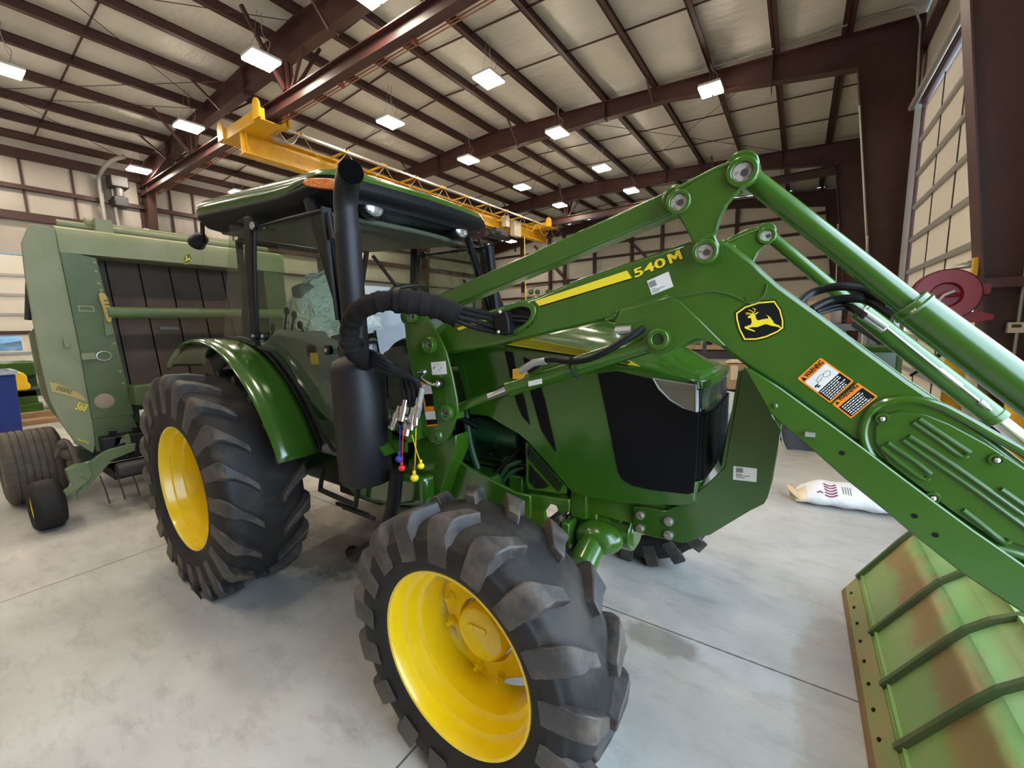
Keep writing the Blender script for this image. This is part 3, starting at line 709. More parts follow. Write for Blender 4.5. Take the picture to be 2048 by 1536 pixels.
# brush guard
GY = 1.642
gpts = [(1266, 1012), (1266, 1062), (1300, 1073), (1365, 1086), (1420, 1070), (1500, 1022), (1528, 1008), (1535, 996), (1546, 960), (1556, 905), (1562, 860), (1545, 832), (1498, 742), (1489, 735), (1483, 742), (1470, 820), (1449, 935), (1415, 968), (1370, 1005), (1330, 1022), (1300, 1016)]
b = MB(); plate(b, gpts, GY, .014); g1 = b.build('brush_guard', 'green2', T, bevel=.003)
b = MB(); P0 = PY((1449, 935), GY); P1 = PY((1470, 820), GY); P2 = PY((1483, 742), GY)
b.prism([P0, P1, P2, P2+Vector((-.0, .10, 0)), P1+Vector((0, .12, 0)), P0+Vector((-.03, .16, -.03))], (-.010, 0, 0)); b.build('guard_flange', 'green2', g1)
off = 2*(YC-GY)-.014
dup_part(g1, (0, off, 0), T)
b = MB(); P3 = PY((1500, 1022), GY); b.box(P3.x-.10, P3.x+.02, GY+.015, 2*YC-GY-.015, P3.z+.02, P3.z+.035); b.box(P3.x-.02, P3.x, GY+.015, 2*YC-GY-.015, P3.z+.02, P3.z+.12); b.build('guard_crossbar', 'green2', T)
for p in ((1281, 1030), (1338, 1042), (1281, 1056), (1338, 1069)):
    c = PY(p, GY); b = MB(); b.cyl(c, c+Vector((0, -.008, 0)), .019, n=20); b.cyl(c+Vector((0, -.008, 0)), c+Vector((0, -.018, 0)), .013, n=6); b.build('guard_bolt', 'zinc', g1)
def sticker(name, pts, Y, parent, m='white', th=.0012): b = MB(); plate(b, pts, Y, -th); return b.build(name, m, parent)
s1 = sticker('barcode_label', [(1467, 932), (1514, 937), (1513, 964), (1466, 959)], GY-.0005, g1, 'white')
b = MB()
for i in range(8): b.prism([PY((1472, 935.2+i*1.2), GY-.002), PY((1486, 936.6+i*1.2), GY-.002), PY((1486, 937.3+i*1.2), GY-.002), PY((1472, 935.9+i*1.2), GY-.002)], (0, -.0006, 0))
for i, w_ in enumerate((11, 28, 18)): b.prism([PY((1472, 947+i*3.2), GY-.002), PY((1472+w_, 949+i*3.2), GY-.002), PY((1472+w_, 950.2+i*3.2), GY-.002), PY((1472, 948.2+i*3.2), GY-.002)], (0, -.0006, 0))
b.build('label_print', 'dots', s1)
# --- hood
XH0, XH1 = -1.62, -.305
def hw(x): return .425+(x-XH0)*(-.089/(XH1-XH0))
SO = Vector((XH0, YC-hw(XH0), 1.3)); SN = Vector((hw(XH1)-hw(XH0), 0, 0)); SN = Vector((-(hw(XH0)-hw(XH1))*-1, 0, 0))
_d = Vector((XH1-XH0, -(hw(XH1)-hw(XH0)), 0)).normalized(); SN = Vector((_d.y, -_d.x, 0))     # points to -Y (outward)
def PS(p, off=0): return PP(p, SO+SN*off, SN)
def zsh(x): return interp([(-1.62, 1.675), (-1.1, 1.66), (-.7, 1.612), (-.45, 1.555), (-.32, 1.51), (-.2, 1.49)], x)
def ztp(x): return interp([(-1.62, 1.79), (-1.1, 1.765), (-.7, 1.70), (-.45, 1.625), (-.34, 1.56), (-.2, 1.53)], x)
b = MB(); rows = []
NX = 34
for i in range(NX+1):
    x = XH0+(XH1-XH0)*i/NX; w_ = hw(x); zs = zsh(x); zt = ztp(x); row = []
    for side in (-1, 1):
        seq = [(w_, zs-.10), (w_*1.0, zs-.03), (w_*.985, zs-.008), (w_*.95, zs+.008), (w_*.86, zs+(zt-zs)*.22), (w_*.80, zs+(zt-zs)*.42), (w_*.72, zs+(zt-zs)*.62), (w_*.55, zs+(zt-zs)*.85), (w_*.3, zt-.003), (0, zt)]
        pts = [(x, YC+side*a, z) for a, z in seq]
        row += pts if side == -1 else pts[:-1][::-1]
    rows.append(row)
# nose cap rows curving down
last = rows[-1]
for dx, k in ((.014, .10), (.024, .3), (.030, .6)):
    rows.append([(p[0]+dx-.10*k*abs((p[1]-YC)/.34)**3, YC+(p[1]-YC)*(1-.02*k), p[2]-k*.07-(.02*k)) for p in last])
b.grid(rows); hood = b.build('hood', 'green2', T, ang=45, fix=False)
# side panel
bot = [(915, 735), (940, 829), (975, 832), (1005, 850), (1038, 869), (1056, 884), (1095, 928), (1133, 972), (1145, 984), (1172, 994), (1230, 1003), (1300, 1009), (1360, 1011), (1388, 1006)]
topx = [XH1, -.32, -.45, -.7, -1.1, -1.5]
def on_side(x, z, off=0): return Vector((x, YC-hw(x), z))+SN*off
pts = [PS(p) for p in bot]
pts.append(on_side(XH1, 1.10)); 
pts += [on_side(x, zsh(x)-.095) for x in topx]
for s in (0, 1):
    b = MB()
    pp = pts if s == 0 else [Vector((p.x, 2*YC-p.y, p.z)) for p in pts]
    b.prism(pp, SN*-.012 if s == 0 else Vector((-SN.x, SN.y, 0))*.012)
    o = b.build('hood_side_panel', 'green2', T, bevel=.003)
    if s == 0: side = o
# front green chin + nose
b = MB()
zc = PS((1388, 1006)).z
NOSE = ((-1, 0), (-.985, .016), (-.95, .028), (-.88, .037), (-.5, .044), (0, .047), (.5, .044), (.88, .037), (.95, .028), (.985, .016), (1, 0))
def nose(z0, z1, dep, m, name, y0=-.336, y1=.336, rad=.05, ins=0, xoff=0):
    b = MB(); out = []
    for (yy, xx) in NOSE:
        out.append((XH1+xx-ins+xoff, YC+yy*(hw(XH1)-ins*.4)))
    loop = [(x, y, z0) for x, y in out]+[(XH1-.05, YC+hw(XH1)-.02, z0), (XH1-.05, YC-hw(XH1)+.02, z0)]
    b.prism(loop, (0, 0, z1-z0)); return b.build(name, m, T, bevel=.004)
nose(zc, zc+.085, 0, 'green2', 'hood_chin')
nose(zc+.085, 1.40, 0, 'grille', 'front_grille', ins=.006)
nose(1.40, 1.485, 0, 'reflector', 'headlamp_housing', ins=.012)
b = MB(); rows = []
for z in (1.402, 1.44, 1.483):
    rows.append([(XH1+xx-.002, YC+yy*(hw(XH1)+.001), z) for (yy, xx) in NOSE])
b.grid(rows); b.build('headlamp_cover', 'hlglass', T)
nose(1.485, 1.52, 0, 'green2', 'hood_lip')
b = MB()
for i in range(27):
    u = -.96+i*1.92/26; y = YC+u*.33; xs_ = XH1+interp([(a, c) for a, c in NOSE], u)
    b.box(xs_-.02, xs_+.005, y-.006, y+.006, zc+.09, 1.385)
b.build('grille_slats', 'black', T)
# side grille (black), follows the side plane then the corner
b = MB(); gp = [(1196, 747), (1235, 742), (1303, 757), (1318, 778), (1340, 800), (1365, 815), (1392, 824), (1399, 830), (1396, 900), (1388, 985), (1375, 988), (1300, 979), (1262, 970), (1245, 958), (1238, 945)]
b.prism([PS(p, .001) for p in gp], SN*.006); gr = b.build('side_grille', 'grille', T, bevel=.003)
b = MB(); gp = [(1306, 757), (1375, 768), (1392, 770), (1392, 824), (1365, 815), (1340, 800), (1318, 778)]
b.prism([PS(p, .0005) for p in gp], SN*.004); b.build('headlamp_side', 'reflector', T)
b = MB(); b.prism([PS(p, .007) for p in gp], SN*.001); b.build('headlamp_side_cover', 'hlglass', T)
b = MB(); b.tube([PS(p, .008) for p in gp+[gp[0]]], .003, 5); b.build('headlamp_trim', 'galv', T)
# vents & stripe decals on the side
b = MB(); b.prism([PS(p, .001) for p in [(1010, 702), (1025, 704), (1036, 760), (1049, 797), (1060, 849), (1045, 832), (1034, 806), (1022, 757)]], SN*.004)
b.prism([PS(p, .001) for p in [(1047, 714), (1066, 722), (1090, 800), (1113, 903), (1100, 885), (1083, 860), (1066, 800), (1056, 760)]], SN*.004); b.build('side_vent', 'grille', side)
b = MB(); st = [(1013, 689), (1059, 677), (1182, 701), (1262, 722), (1281, 733), (1255, 729), (1157, 711)]
b.prism([PS(p, .001) for p in st], SN*.0015); sd = b.build('yellow_stripe', 'decaly', side)
b = MB()
for k in range(1, 6):
    t = k/6; b.tube([PS((1013+46*t, 689-12*t), .003), PS((1157+25*t, 711-10*t), .003), PS((1255+7*t, 729-6*t), .003)], .0012, 4)
b.build('pinstripe', 'ink', sd)
b = MB(); b.tube([PS((1010, 691), .003), PS((1157, 713), .003), PS((1255, 731), .003)], .0035, 5); b.build('black_underline', 'ink', sd)
# perforated lower panel
mp = [(1053, 883), (1094, 930), (1134, 973), (1134, 985), (1120, 986), (1058, 977), (1054, 965)]
b = MB(); b.prism([PS(p, -.01) for p in mp], SN*.006); me_ = b.build('perforated_panel', 'green', T)
b = MB()
for i in range(20):
    t = i/19; a = (1057+68*t, 889+77*t)
    b.prism([PS((a[0], a[1]), -.003), PS((a[0]+2.6, a[1]+2.6), -.003), PS((a[0]+1.8-3, a[1]+14), -.003), PS((a[0]-4, a[1]+12), -.003)] if False else [PS((a[0]-1, a[1]), -.003), PS((a[0]+1.2, a[1]+2), -.003), PS((max(1056, a[0]-8), a[1]+19), -.003), PS((max(1055, a[0]-10), a[1]+17), -.003)], SN*.002)
for i in range(13):
    t = i/12; a = (1060+38*t, 928+42*t)
    b.prism([PS((a[0]-1, a[1]), -.003), PS((a[0]+1.2, a[1]+2), -.003), PS((max(1060, a[0]-10), min(a[1]+26, 977)), -.003), PS((max(1058, a[0]-12), min(a[1]+24, 975)), -.003)], SN*.002)
b.build('panel_slots', 'ink', me_)
# --- engine bay
b = MB(); b.box(-1.75, -.5, 1.80, 2.14, .95, 1.5); b.box(-1.7, -1.1, 1.76, 2.18, 1.0, 1.2); b.build('engine_block', 'dgreen', T, bevel=.02)
b = MB(); b.cyl((-1.40, 1.70, 1.19), (-1.12, 1.70, 1.18), .062, n=20); b.cyl((-1.42, 1.70, 1.19), (-1.40, 1.70, 1.19), .066, n=20); b.sphere((-1.20, 1.70, 1.03), .05, 14); b.tube(smooth_path([(-1.42, 1.62, 1.35), (-1.40, 1.62, 1.15), (-1.36, 1.63, 1.0), (-1.33, 1.64, .93)], 5), .018, 8)
b.tube(smooth_path([(-1.08, 1.64, 1.08), (-1.15, 1.62, 1.05), (-1.2, 1.62, .99), (-1.25, 1.63, .96)], 5), .012, 8); b.tube(smooth_path([(-1.08, 1.66, 1.04), (-1.15, 1.64, 1.01), (-1.2, 1.63, .95)], 5), .012, 8)
b.build('fuel_pump_and_pipes', 'dgreen', T)
b = MB(); b.cyl((-1.56, 1.6, 1.20), (-1.47, 1.6, 1.02), .045, n=18); b.build('oil_filter', 'black', T)
b = MB(); b.box(-1.66, -1.50, 1.55, 1.63, 1.19, 1.22); b.build('filter_bracket', 'dgreen', T)
b = MB()
for (q) in ([(-1.7, 1.62, 1.35), (-1.5, 1.58, 1.30), (-1.35, 1.64, 1.22)], [(-1.5, 1.6, .98), (-1.3, 1.6, .95), (-1.14, 1.68, 1.1), (-1.1, 1.7, 1.18)], [(-1.7, 1.66, 1.1), (-1.45, 1.62, .96), (-1.3, 1.66, .92)]):
    b.tube(smooth_path(q, 6), .017, 8)
b.build('engine_hose', 'black', T)
random.seed(2)
for k in range(10):
    x = -1.66+.055*k; b = MB(); b.box(x, x+random.uniform(.02, .06), 1.66, 1.74, 1.0+random.uniform(0, .25), 1.05+random.uniform(.02, .28)); b.build('engine_fitting', 'black', T, bevel=.006)
# lower tank / step body under the silencer
b = MB(); tk = [(684, 955), (905, 955), (985, 960), (1060, 985), (1062, 1010), (985, 1008), (880, 985), (800, 1012), (752, 1010), (702, 990)]
b2 = [PY(p, 1.36) for p in [(684, 955), (790, 950), (846, 955), (850, 1012), (790, 1014), (745, 1008), (700, 990)]]
b.prism(b2, (0, .36, 0)); b.build('fuel_tank', 'green2', T, bevel=.03, seg=3)
b = MB(); plate(b, [(836, 950), (908, 915), (935, 935), (985, 962), (1030, 985), (1060, 992), (1060, 1040), (985, 1050), (850, 1050)], 1.52, .02); b.build('loader_mount', 'green2', T, bevel=.004)
b = MB(); b.box(-1.80, -1.2, 1.54, 1.70, .80, 1.0); b.build('loader_mount_tube', 'green2', T, bevel=.01)
b = MB(); b.box(-2.35, -1.95, 1.45, 1.9, .72, .95); b.tube([(-2.3, 1.32, .93), (-2.35, 1.32, .78), (-2.0, 1.32, .76), (-1.95, 1.32, .93)], .016, 8); b.tube([(-2.25, 1.36, .70), (-1.95, 1.36, .70)], .012, 6); b.tube([(-2.25, 1.40, .66), (-1.95, 1.40, .66)], .012, 6); b.build('cab_step', 'mattblack', T)
b = MB(); b.tube(smooth_path([(-1.58, 1.28, 1.05), (-1.62, 1.27, .85), (-1.72, 1.27, .68), (-1.95, 1.27, .50), (-2.05, 1.3, .48)], 6), .034, 12); b.build('drain_hose', 'black', T)
# --- silencer, stack and couplers
SX, SY = -1.775, 1.245
def SZ(py): return PY((728, py), SY).z
zt_, zb_ = SZ(715), SZ(958)
b = MB(); r = .129
b.lathe([(zb_-1, .001), (zb_-1, r*.93), (zb_-1+.02, r), (zt_-1-.06, r), (zt_-1-.02, r*.9), (zt_-1, r*.66), (zt_-1+.008, r*.46), (zt_-1+.03, r*.46)], (SX, SY, 1), 'Z', 48); b.build('silencer_guard', 'mattblack', T, ang=50)
b = MB(); b.box(SX-.004-.128, SX-.118, SY-.02, SY-.012, zb_+.02, zt_-.05); mu = b.build('guard_seam', 'black', T)
for z in (zb_+.12, zt_-.18, zb_+.3):
    b = MB(); d = Vector((-.8, -.6, 0)).normalized(); c = Vector((SX, SY, z))+d*.126; b.cyl(c, c+d*.01, .011, n=10); b.build('guard_rivet', 'zinc', T)
zs1 = SZ(415)
b = MB(); rs = .058
path = [(SX, SY, zt_), (SX, SY, SZ(560)), (SX, SY, zs1)]
b.tube([(SX, SY, zt_-.01), (SX, SY, SZ(480)), (SX, SY, SZ(470)), (SX, SY, SZ(455)), (SX, SY, SZ(450)), (SX, SY, SZ(440)), (SX, SY, SZ(435)), (SX, SY, zs1)], [rs, rs, rs*1.04, rs*1.04, rs, rs, rs*.97, rs*.93], 32, cap=False)
el = [(SX, SY, zs1)]
top = PY((714, 355), SY)
for k in range(1, 9):
    a = k/8*math.radians(84); R_ = .17; el.append((SX+R_*(1-math.cos(a))*.92, SY-R_*(1-math.cos(a))*.38, zs1+R_*math.sin(a)*.80))
b.tube(el, rs*.93, 32, cap=False); b.build('exhaust_stack', 'mattblack', T, ang=50, fix=False)
e1, e0 = Vector(el[-1]), Vector(el[-2]); b = MB(); dd = (e1-e0).normalized(); b.tube([e1+dd*.003, e1+dd*.0035, e1-dd*.06, e1-dd*.061], [rs*.92, rs*.86, rs*.84, .002], 32, cap=False); b.build('stack_bore', 'bore_dark', T)  # shade of the deep bore put into the colour of this shallow plug
# woven hose sleeve
def S_(p, Y): return PY(p, Y)
pth = smooth_path([S_((735, 722), 1.22), S_((706, 695), 1.12), S_((700, 660), 1.10), S_((712, 628), 1.09), S_((745, 607), 1.10), S_((790, 601), 1.14), S_((835, 606), 1.20), S_((880, 616), 1.27), S_((918, 634), 1.32)], 8)
b = MB(); n_ = len(pth); b.tube(pth, [.041+.0022*math.sin(i*1.3)+.0016*math.sin(i*3.1)+(.008 if i < 12 else 0)+(.008 if i > n_-24 else 0) for i in range(n_)], 20); b.build('hose_sleeve', 'cloth', T)
b = MB()
for k in (9, 41): b = MB(); b.tube([pth[k]-(pth[k+1]-pth[k]), pth[k]+(pth[k+1]-pth[k])], .052, 16); b.build('sleeve_tie', 'black', T)
for i, (a, c, d) in enumerate((((910, 612), (950, 622), (1000, 632)), ((914, 622), (955, 632), (1002, 641)), ((918, 634), (955, 644), (1000, 655)), ((912, 640), (950, 655), (998, 664)))):
    b = MB(); b.tube(smooth_path([S_(a, 1.31), S_(c, 1.36), S_(d, 1.41), S_((1060, d[1]+4), 1.46), S_((1100, d[1]), 1.50)], 5), .011, 8); b.build('hydraulic_hose', 'black', T)
for i in range(4):
    o_ = i*9
    b = MB(); b.tube(smooth_path([S_((722+o_*.3, 700), 1.2), S_((760, 712+o_), 1.2), S_((800+o_*.8, 742+o_*.5), 1.27), S_((806+o_*1.2, 775), 1.30), S_((812+o_*1.1, 800+o_), 1.31)], 6), .014, 8); b.build('hydraulic_hose', 'black', T)
# coupler bank
b = MB(); plate(b, [(750, 852), (776, 846), (812, 880), (812, 905), (788, 906), (752, 872)], 1.30, .012); b.prism([PY(p, 1.30) for p in [(750, 852), (752, 872), (788, 906), (788, 900)]], (0, -.06, 0)); b.box(-1.62, -1.5, 1.30, 1.42, 1.20, 1.34); b.build('coupler_bracket', 'green2', T)
for (p, q, r_) in (((800, 812), (786, 855), .022), ((812, 800), (803, 842), .024), ((818, 835), (812, 872), .024), ((828, 815), (822, 860), .018), ((836, 795), (832, 850), .015), ((806, 830), (822, 850), .02), ((796, 838), (782, 858), .026)):
    a, c = PY(p, 1.30), PY(q, 1.27)
    b = MB(); b.tube([a, a.lerp(c, .3), a.lerp(c, .31), a.lerp(c, .62), a.lerp(c, .63), c], [r_*.7, r_*.7, r_, r_, r_*.8, r_*.8], 12); b.build('hydraulic_coupler', 'chrome', T)
b = MB(); b.cyl(PY((845, 776), 1.29), PY((838, 812), 1.28), .013, n=10); b.cyl(PY((840, 812), 1.28), PY((830, 850), 1.28), .012, n=10); b.build('hose_ferrule', 'galv', T)
for (p, q, m_, c) in (((806, 860), (804, 936), 'rcap', .017), ((800, 850), (799, 918), 'bcap', .02), ((832, 856), (829, 956), 'ycap', .02), ((824, 870), (842, 932), 'ycap', .016)):
    a, e = PY(p, 1.25), PY(q, 1.24); b = MB(); b.sphere(e, c, 14, (1, 1, .9)); b.cyl(e+Vector((0, 0, c)), e+Vector((0, 0, c*1.8)), c*.4, n=8); b.tube(smooth_path([e+Vector((0, 0, c)), e.lerp(a, .5)+Vector((.012, -.01, 0)), a], 5), .0020, 5); b.build('dust_cap', m_, T)
# --- fender
for s in (0, 1):
    b = MB(); rows = []
    for i in range(41):
        t = math.radians(128-(128-17)*i/40); rr_ = .965
        # arc leans forward a little at its lower front end
        ex = .06*max(0, (i-26)/14)**1.5
        row = []
        for (y, dr) in ((1.115, -.024), (1.09, -.004), (1.10, .010), (1.18, .014), (1.29, .004), (1.335, -.002)):
            r_ = rr_+dr; x = XRW+r_*math.cos(t)+ex; z = ZRW+.01+r_*math.sin(t)
            row.append((x, y if s == 0 else 2*YC-y, z))
        rows.append(row)
    b.grid(rows); fo = b.build('rear_fender', 'green2', T, ang=60, solid=.006)
    b = MB(); rows = []
    for i in range(41):
        t = math.radians(124-(124-17)*i/40); ex = .06*max(0, (i-26)/14)**1.5
        row = [(XRW+r_*math.cos(t)+ex, y if s == 0 else 2*YC-y, ZRW+.01+r_*math.sin(t)) for (y, r_) in ((1.325, .97), (1.335, .985), (1.36, .985), (1.36, .80))]
        rows.append(row)
    b.grid(rows); b.build('fender_seal', 'black', T, solid=.004)
# ================================================================ CAB
CN, CF = 1.30, 2.64            # near / far side planes at the glass
def mir(v): return Vector((v.x, 2*YC-v.y, v.z))
def CP(p, Y=CN): return PY(p, Y)
ztilt = lambda x: -(x+2.0)*.075
# roof: stack of rounded rectangles, tilted up to the rear, front edge bowed
def roof_loop(ins, z, n=9, fx=0, fz=0):
    x0, x1, y0, y1 = -3.76+ins*1.5, -1.97-ins-fx, 1.30+ins, 2.64-ins; out = []
    rads = (.16, .13, .13, .16)
    for (cx, cy, a0, r) in ((x1, y0, -90, .13), (x1, y1, 0, .13), (x0, y1, 90, .20), (x0, y0, 180, .20)):
        sx = -1 if cx == x1 else 1; sy = 1 if cy == y0 else -1
        for k in range(n):
            a = math.radians(a0+90*k/(n-1)); out.append([cx+sx*r+r*math.cos(a), cy+sy*r+r*math.sin(a)])
        if cx == x1 and cy == y0:
            for k in range(1, 8): out.append([x1, y0+r+(y1-y0-2*r)*k/8])
        if cx == x0 and cy == y1:
            for k in range(1, 4): out.append([x0, y1-r-(y1-y0-2*r)*k/4])
        if cx == x1 and cy == y1:
            for k in range(1, 10): out.append([x1-r-(x1-x0-2*r)*k/10, y1])
    L = []
    m_ = 9
    for k in range(1, 10): out.append([x0+.2+(x1-x0-.33)*k/10, y0])
    for x, y in out:
        f_ = 1-((y-YC)/.67)**2
        if x > -2.3: x += .07*f_*min(1, (x+2.3)/.2)
        L.append(Vector((x, y, z+ztilt(x)+fz*min(1, max(0, (x+2.45)/.35)))))
    return L
ZR = 2.44
b = MB(); rows = [roof_loop(.10, ZR-.085, fz=.07), roof_loop(.035, ZR-.055, fz=.06), roof_loop(.004, ZR+.0, fz=.035), roof_loop(.002, ZR+.02, fz=.03), roof_loop(.012, ZR+.032, fz=.052)]
b.grid(rows, closed=True); b.prism(roof_loop(.10, ZR-.085, fz=.07), (0, 0, .002)); b.build('roof_lower', 'roofblk', T, ang=50)
b = MB(); rows = [roof_loop(.004, ZR+.022, fx=.03, fz=.055), roof_loop(-.004, ZR+.04, fx=.02, fz=.045), roof_loop(.004, ZR+.085, fx=.02, fz=.012), roof_loop(.03, ZR+.12), roof_loop(.09, ZR+.145), roof_loop(.18, ZR+.158), roof_loop(.32, ZR+.165)]
b.grid(rows, closed=True); b.prism(roof_loop(.32, ZR+.165), (0, 0, -.002)); b.build('cab_roof', 'green2', T, ang=50)
b = MB(); rows = []
for (y, i_) in ((1.37, 0), (2.57, 0)): pass
b.prism([(x, y, ZR-.065+ztilt(x)) for x, y in ((-3.55, 1.42), (-2.16, 1.42), (-2.1, 1.7), (-2.08, 1.97), (-2.1, 2.24), (-2.16, 2.52), (-3.55, 2.52))], (0, 0, -.03)); b.build('headliner', 'liner', T, bevel=.02)
# amber marker and side lens, work lights
def lampbox(p0, p1, Y, th, m, name, n=1): pass
b = MB(); lp = smooth_loop([PY(p, 1.30) for p in [(613, 366), (622, 359), (655, 358), (692, 364), (694, 380), (660, 380), (630, 376), (616, 372)]], 3); b.prism(lp, (0, -.022, 0)); b.build('marker_light', 'amber', T, bevel=.006)
b = MB(); b.sphere(PY((949, 455), 2.58)+Vector((.03, 0, 0)), .05, 12, (.6, .8, 1.0)); b.build('marker_light', 'redlens', T)
for s in (0, 1):
    c = PY((918, 463), 2.36)+Vector((.03, 0, 0)); c = c if s == 0 else mir(c)+Vector((0, .03, 0))
    b = MB(); b.sphere(c+Vector((-.04, 0, 0)), .075, 18, (.7, 1.0, .72)); wl = b.build('work_light', 'black', T)
    b = MB(); b.sphere(c+Vector((-.005, 0, 0)), .062, 18, (.35, 1.0, .72)); b.build('lens', 'lens', wl)
    c = Vector((-3.45, CN+.08 if s == 0 else CF-.08, 2.34)); c = PY((398, 482), 1.38) if s == 0 else mir(PY((398, 482), 1.38))
    b = MB(); b.tube([c+Vector((-.05, 0, -.01)), c+Vector((-.03, 0, 0)), c+Vector((.06, 0, .015)), c+Vector((.10, 0, .03))], [.06, .06, .045, .01], 16); b.cyl(c+Vector((.08, 0, .03)), c+Vector((.10, .0, .12)), .015, n=8); b.build('rear_work_light', 'black', T)
# pillars  (near side from measured points, far side mirrored)
A0, A1 = CP((655, 415)), CP((692, 668)); A2 = CP((745, 905))
B0, B1 = CP((503, 440)), CP((516, 692))
R0, R1 = CP((447, 468)), CP((436, 672))
for s in (0, 1):
    f = (lambda v: v) if s == 0 else mir
    b = MB(); b.tube([f(A0+Vector((.04, .05, -.02))), f(A1+Vector((.04, .05, 0))), f(A1+Vector((.06, .05, -.45)))], .035, 10); b.build('front_pillar', 'black', T)
    b = MB(); b.beam(f(B0+Vector((-.02, -.005, .02))), f(B1+Vector((-.02, -.005, 0))), .085, .03, (0, 1, 0)); b.build('rear_pillar', 'black', T, bevel=.008)
    b = MB(); b.tube([f(R0+Vector((-.02, .18, .1))), f(R1+Vector((-.02, .18, 0)))], .022, 8); b.build('corner_post', 'black', T)
# quarter glass (wraps to the rear)
    b = MB(); q = [R0+Vector((0, .16, .05)), R0+Vector((.05, .02, .05)), B0+Vector((-.03, .0, .04)), B1+Vector((-.03, .0, 0)), R1+Vector((.05, .02, 0)), R1+Vector((0, .16, 0))]
    q = [f(v) for v in q]
    b.add(q, [(0, 1, 4, 5), (1, 2, 3, 4)]); b.build('quarter_glass', 'glass', T, fix=False)
# door glass
    dg = [(510, 452), (580, 434), (652, 418), (662, 470), (700, 690), (722, 800), (735, 892), (672, 893), (640, 850), (610, 790), (575, 730), (548, 700), (516, 692)]
    dgp = [f(CP(p, CN-.008)) for p in dg]
    b = MB(); b.prism(dgp, (0, .004, 0)); dr = b.build('door_glass', 'glass', T)
    b = MB(); b.tube([f(CP(p, CN-.006)) for p in [(512, 690), (509, 456), (580, 437), (650, 420), (661, 470), (682, 590), (698, 690)]], .012, 8); b.tube([f(CP(p, CN-.004)) for p in [(516, 694), (548, 703), (575, 734), (612, 795), (640, 856), (668, 900), (740, 896)]], .014, 8); b.build('door_seal', 'black', dr)
    for p in ((513, 453), (514, 672), (533, 672), (661, 700)):
        c = f(CP(p, CN-.01)); sg = -1 if s == 0 else 1
        b = MB(); b.cyl(c, c+Vector((0, .022*sg, 0)), .026, n=18); hg = b.build('hinge_pad', 'black', dr)
        b = MB(); b.cyl(c+Vector((0, .022*sg, 0)), c+Vector((0, .03*sg, 0)), .011 if p[0] > 513 or p[1] > 500 else .022, n=14); b.build('hinge_bolt', 'zinc', dr)
# black perforated latch strip by the front pillar
b = MB(); b.beam(CP((654, 425), CN-.02), CP((664, 478), CN-.02), .03, .006, (0, 1, 0)); b.build('latch_strip', 'dkgrey', T)
b = MB(); b.beam(CP((652, 415), CN-.012), CP((681, 640), CN-.012), .012, .05, (0, 1, 0)); b.build('door_edge_trim', 'mattblack', T)
# windshield, header, lower bars
FT = CP((935, 470), CF-.02); FB = CP((990, 645), CF-.02)
WT0, WT1 = mir(FT), FT; WB0, WB1 = mir(FB), FB
b = MB(); rows = []
for i in range(13):
    t = i/12; bow = .10*(1-(2*t-1)**2); rows.append([WT0.lerp(WT1, t)+Vector((bow, 0, 0)), WB0.lerp(WB1, t)+Vector((bow, 0, 0)), WB0.lerp(WB1, t)+Vector((bow+.04, 0, -.35))])
b.grid(rows); b.build('windshield', 'glass', T, fix=False)
for s in (0, 1):
    f = mir if s == 0 else (lambda v: v)
    b = MB(); b.tube([f(FT+Vector((-.0, 0, -.03))), f(FB+Vector((0, 0, 0))), f(FB+Vector((.05, 0, -.40)))], .03, 10); b.build('windshield_post', 'black', T)
b = MB(); zl = PY((780, 690), 1.45).z
b.box(-2.0, -1.94, 1.32, 2.62, zl-.02, zl+.02); b.box(-2.05, -1.96, 1.32, 1.36, zl-.55, zl); b.box(-2.06, -1.98, 1.52, 1.56, zl-.55, zl); b.build('cowl_bar', 'black', T)
# wiper on the windshield
b = MB(); b.tube([PY((746, 512), 1.80)+Vector((0, 0, 0)), PY((800, 582), 1.86)], .012, 8); b.build('wiper', 'black', T)
# rear window frame + glass
b = MB(); b.tube([(-3.46, 1.5, 2.42), (-3.50, 1.5, 1.62), (-3.50, 2.44, 1.62), (-3.46, 2.44, 2.42), (-3.46, 1.5, 2.42)], .025, 8); b.build('rear_window_frame', 'black', T)
b = MB(); b.add([(-3.46, 1.5, 2.42), (-3.50, 1.5, 1.62), (-3.50, 2.44, 1.62), (-3.46, 2.44, 2.42)], [(0, 1, 2, 3)]); b.build('rear_glass', 'glass', T, fix=False)
# opened far door: frame rods and glass
b = MB(); dfr = [PY((952, 480), 2.75), PY((985, 560), 2.78), PY((1012, 640), 2.8)]
b.tube([PY((958, 478), 2.9), PY((1000, 600), 2.95), PY((1020, 655), 2.95)], .016, 8); b.tube([PY((928, 560), 2.8), PY((948, 600), 2.82), PY((952, 640), 2.82)], .014, 8)
dd_ = b.build('open_door_frame', 'black', T)
b = MB(); b.add([PY((930, 500), 2.70), PY((962, 485), 2.9), PY((1016, 650), 2.95), PY((985, 655), 2.72)], [(0, 1, 2, 3)]); b.build('open_door_glass', 'glass', T, fix=False)
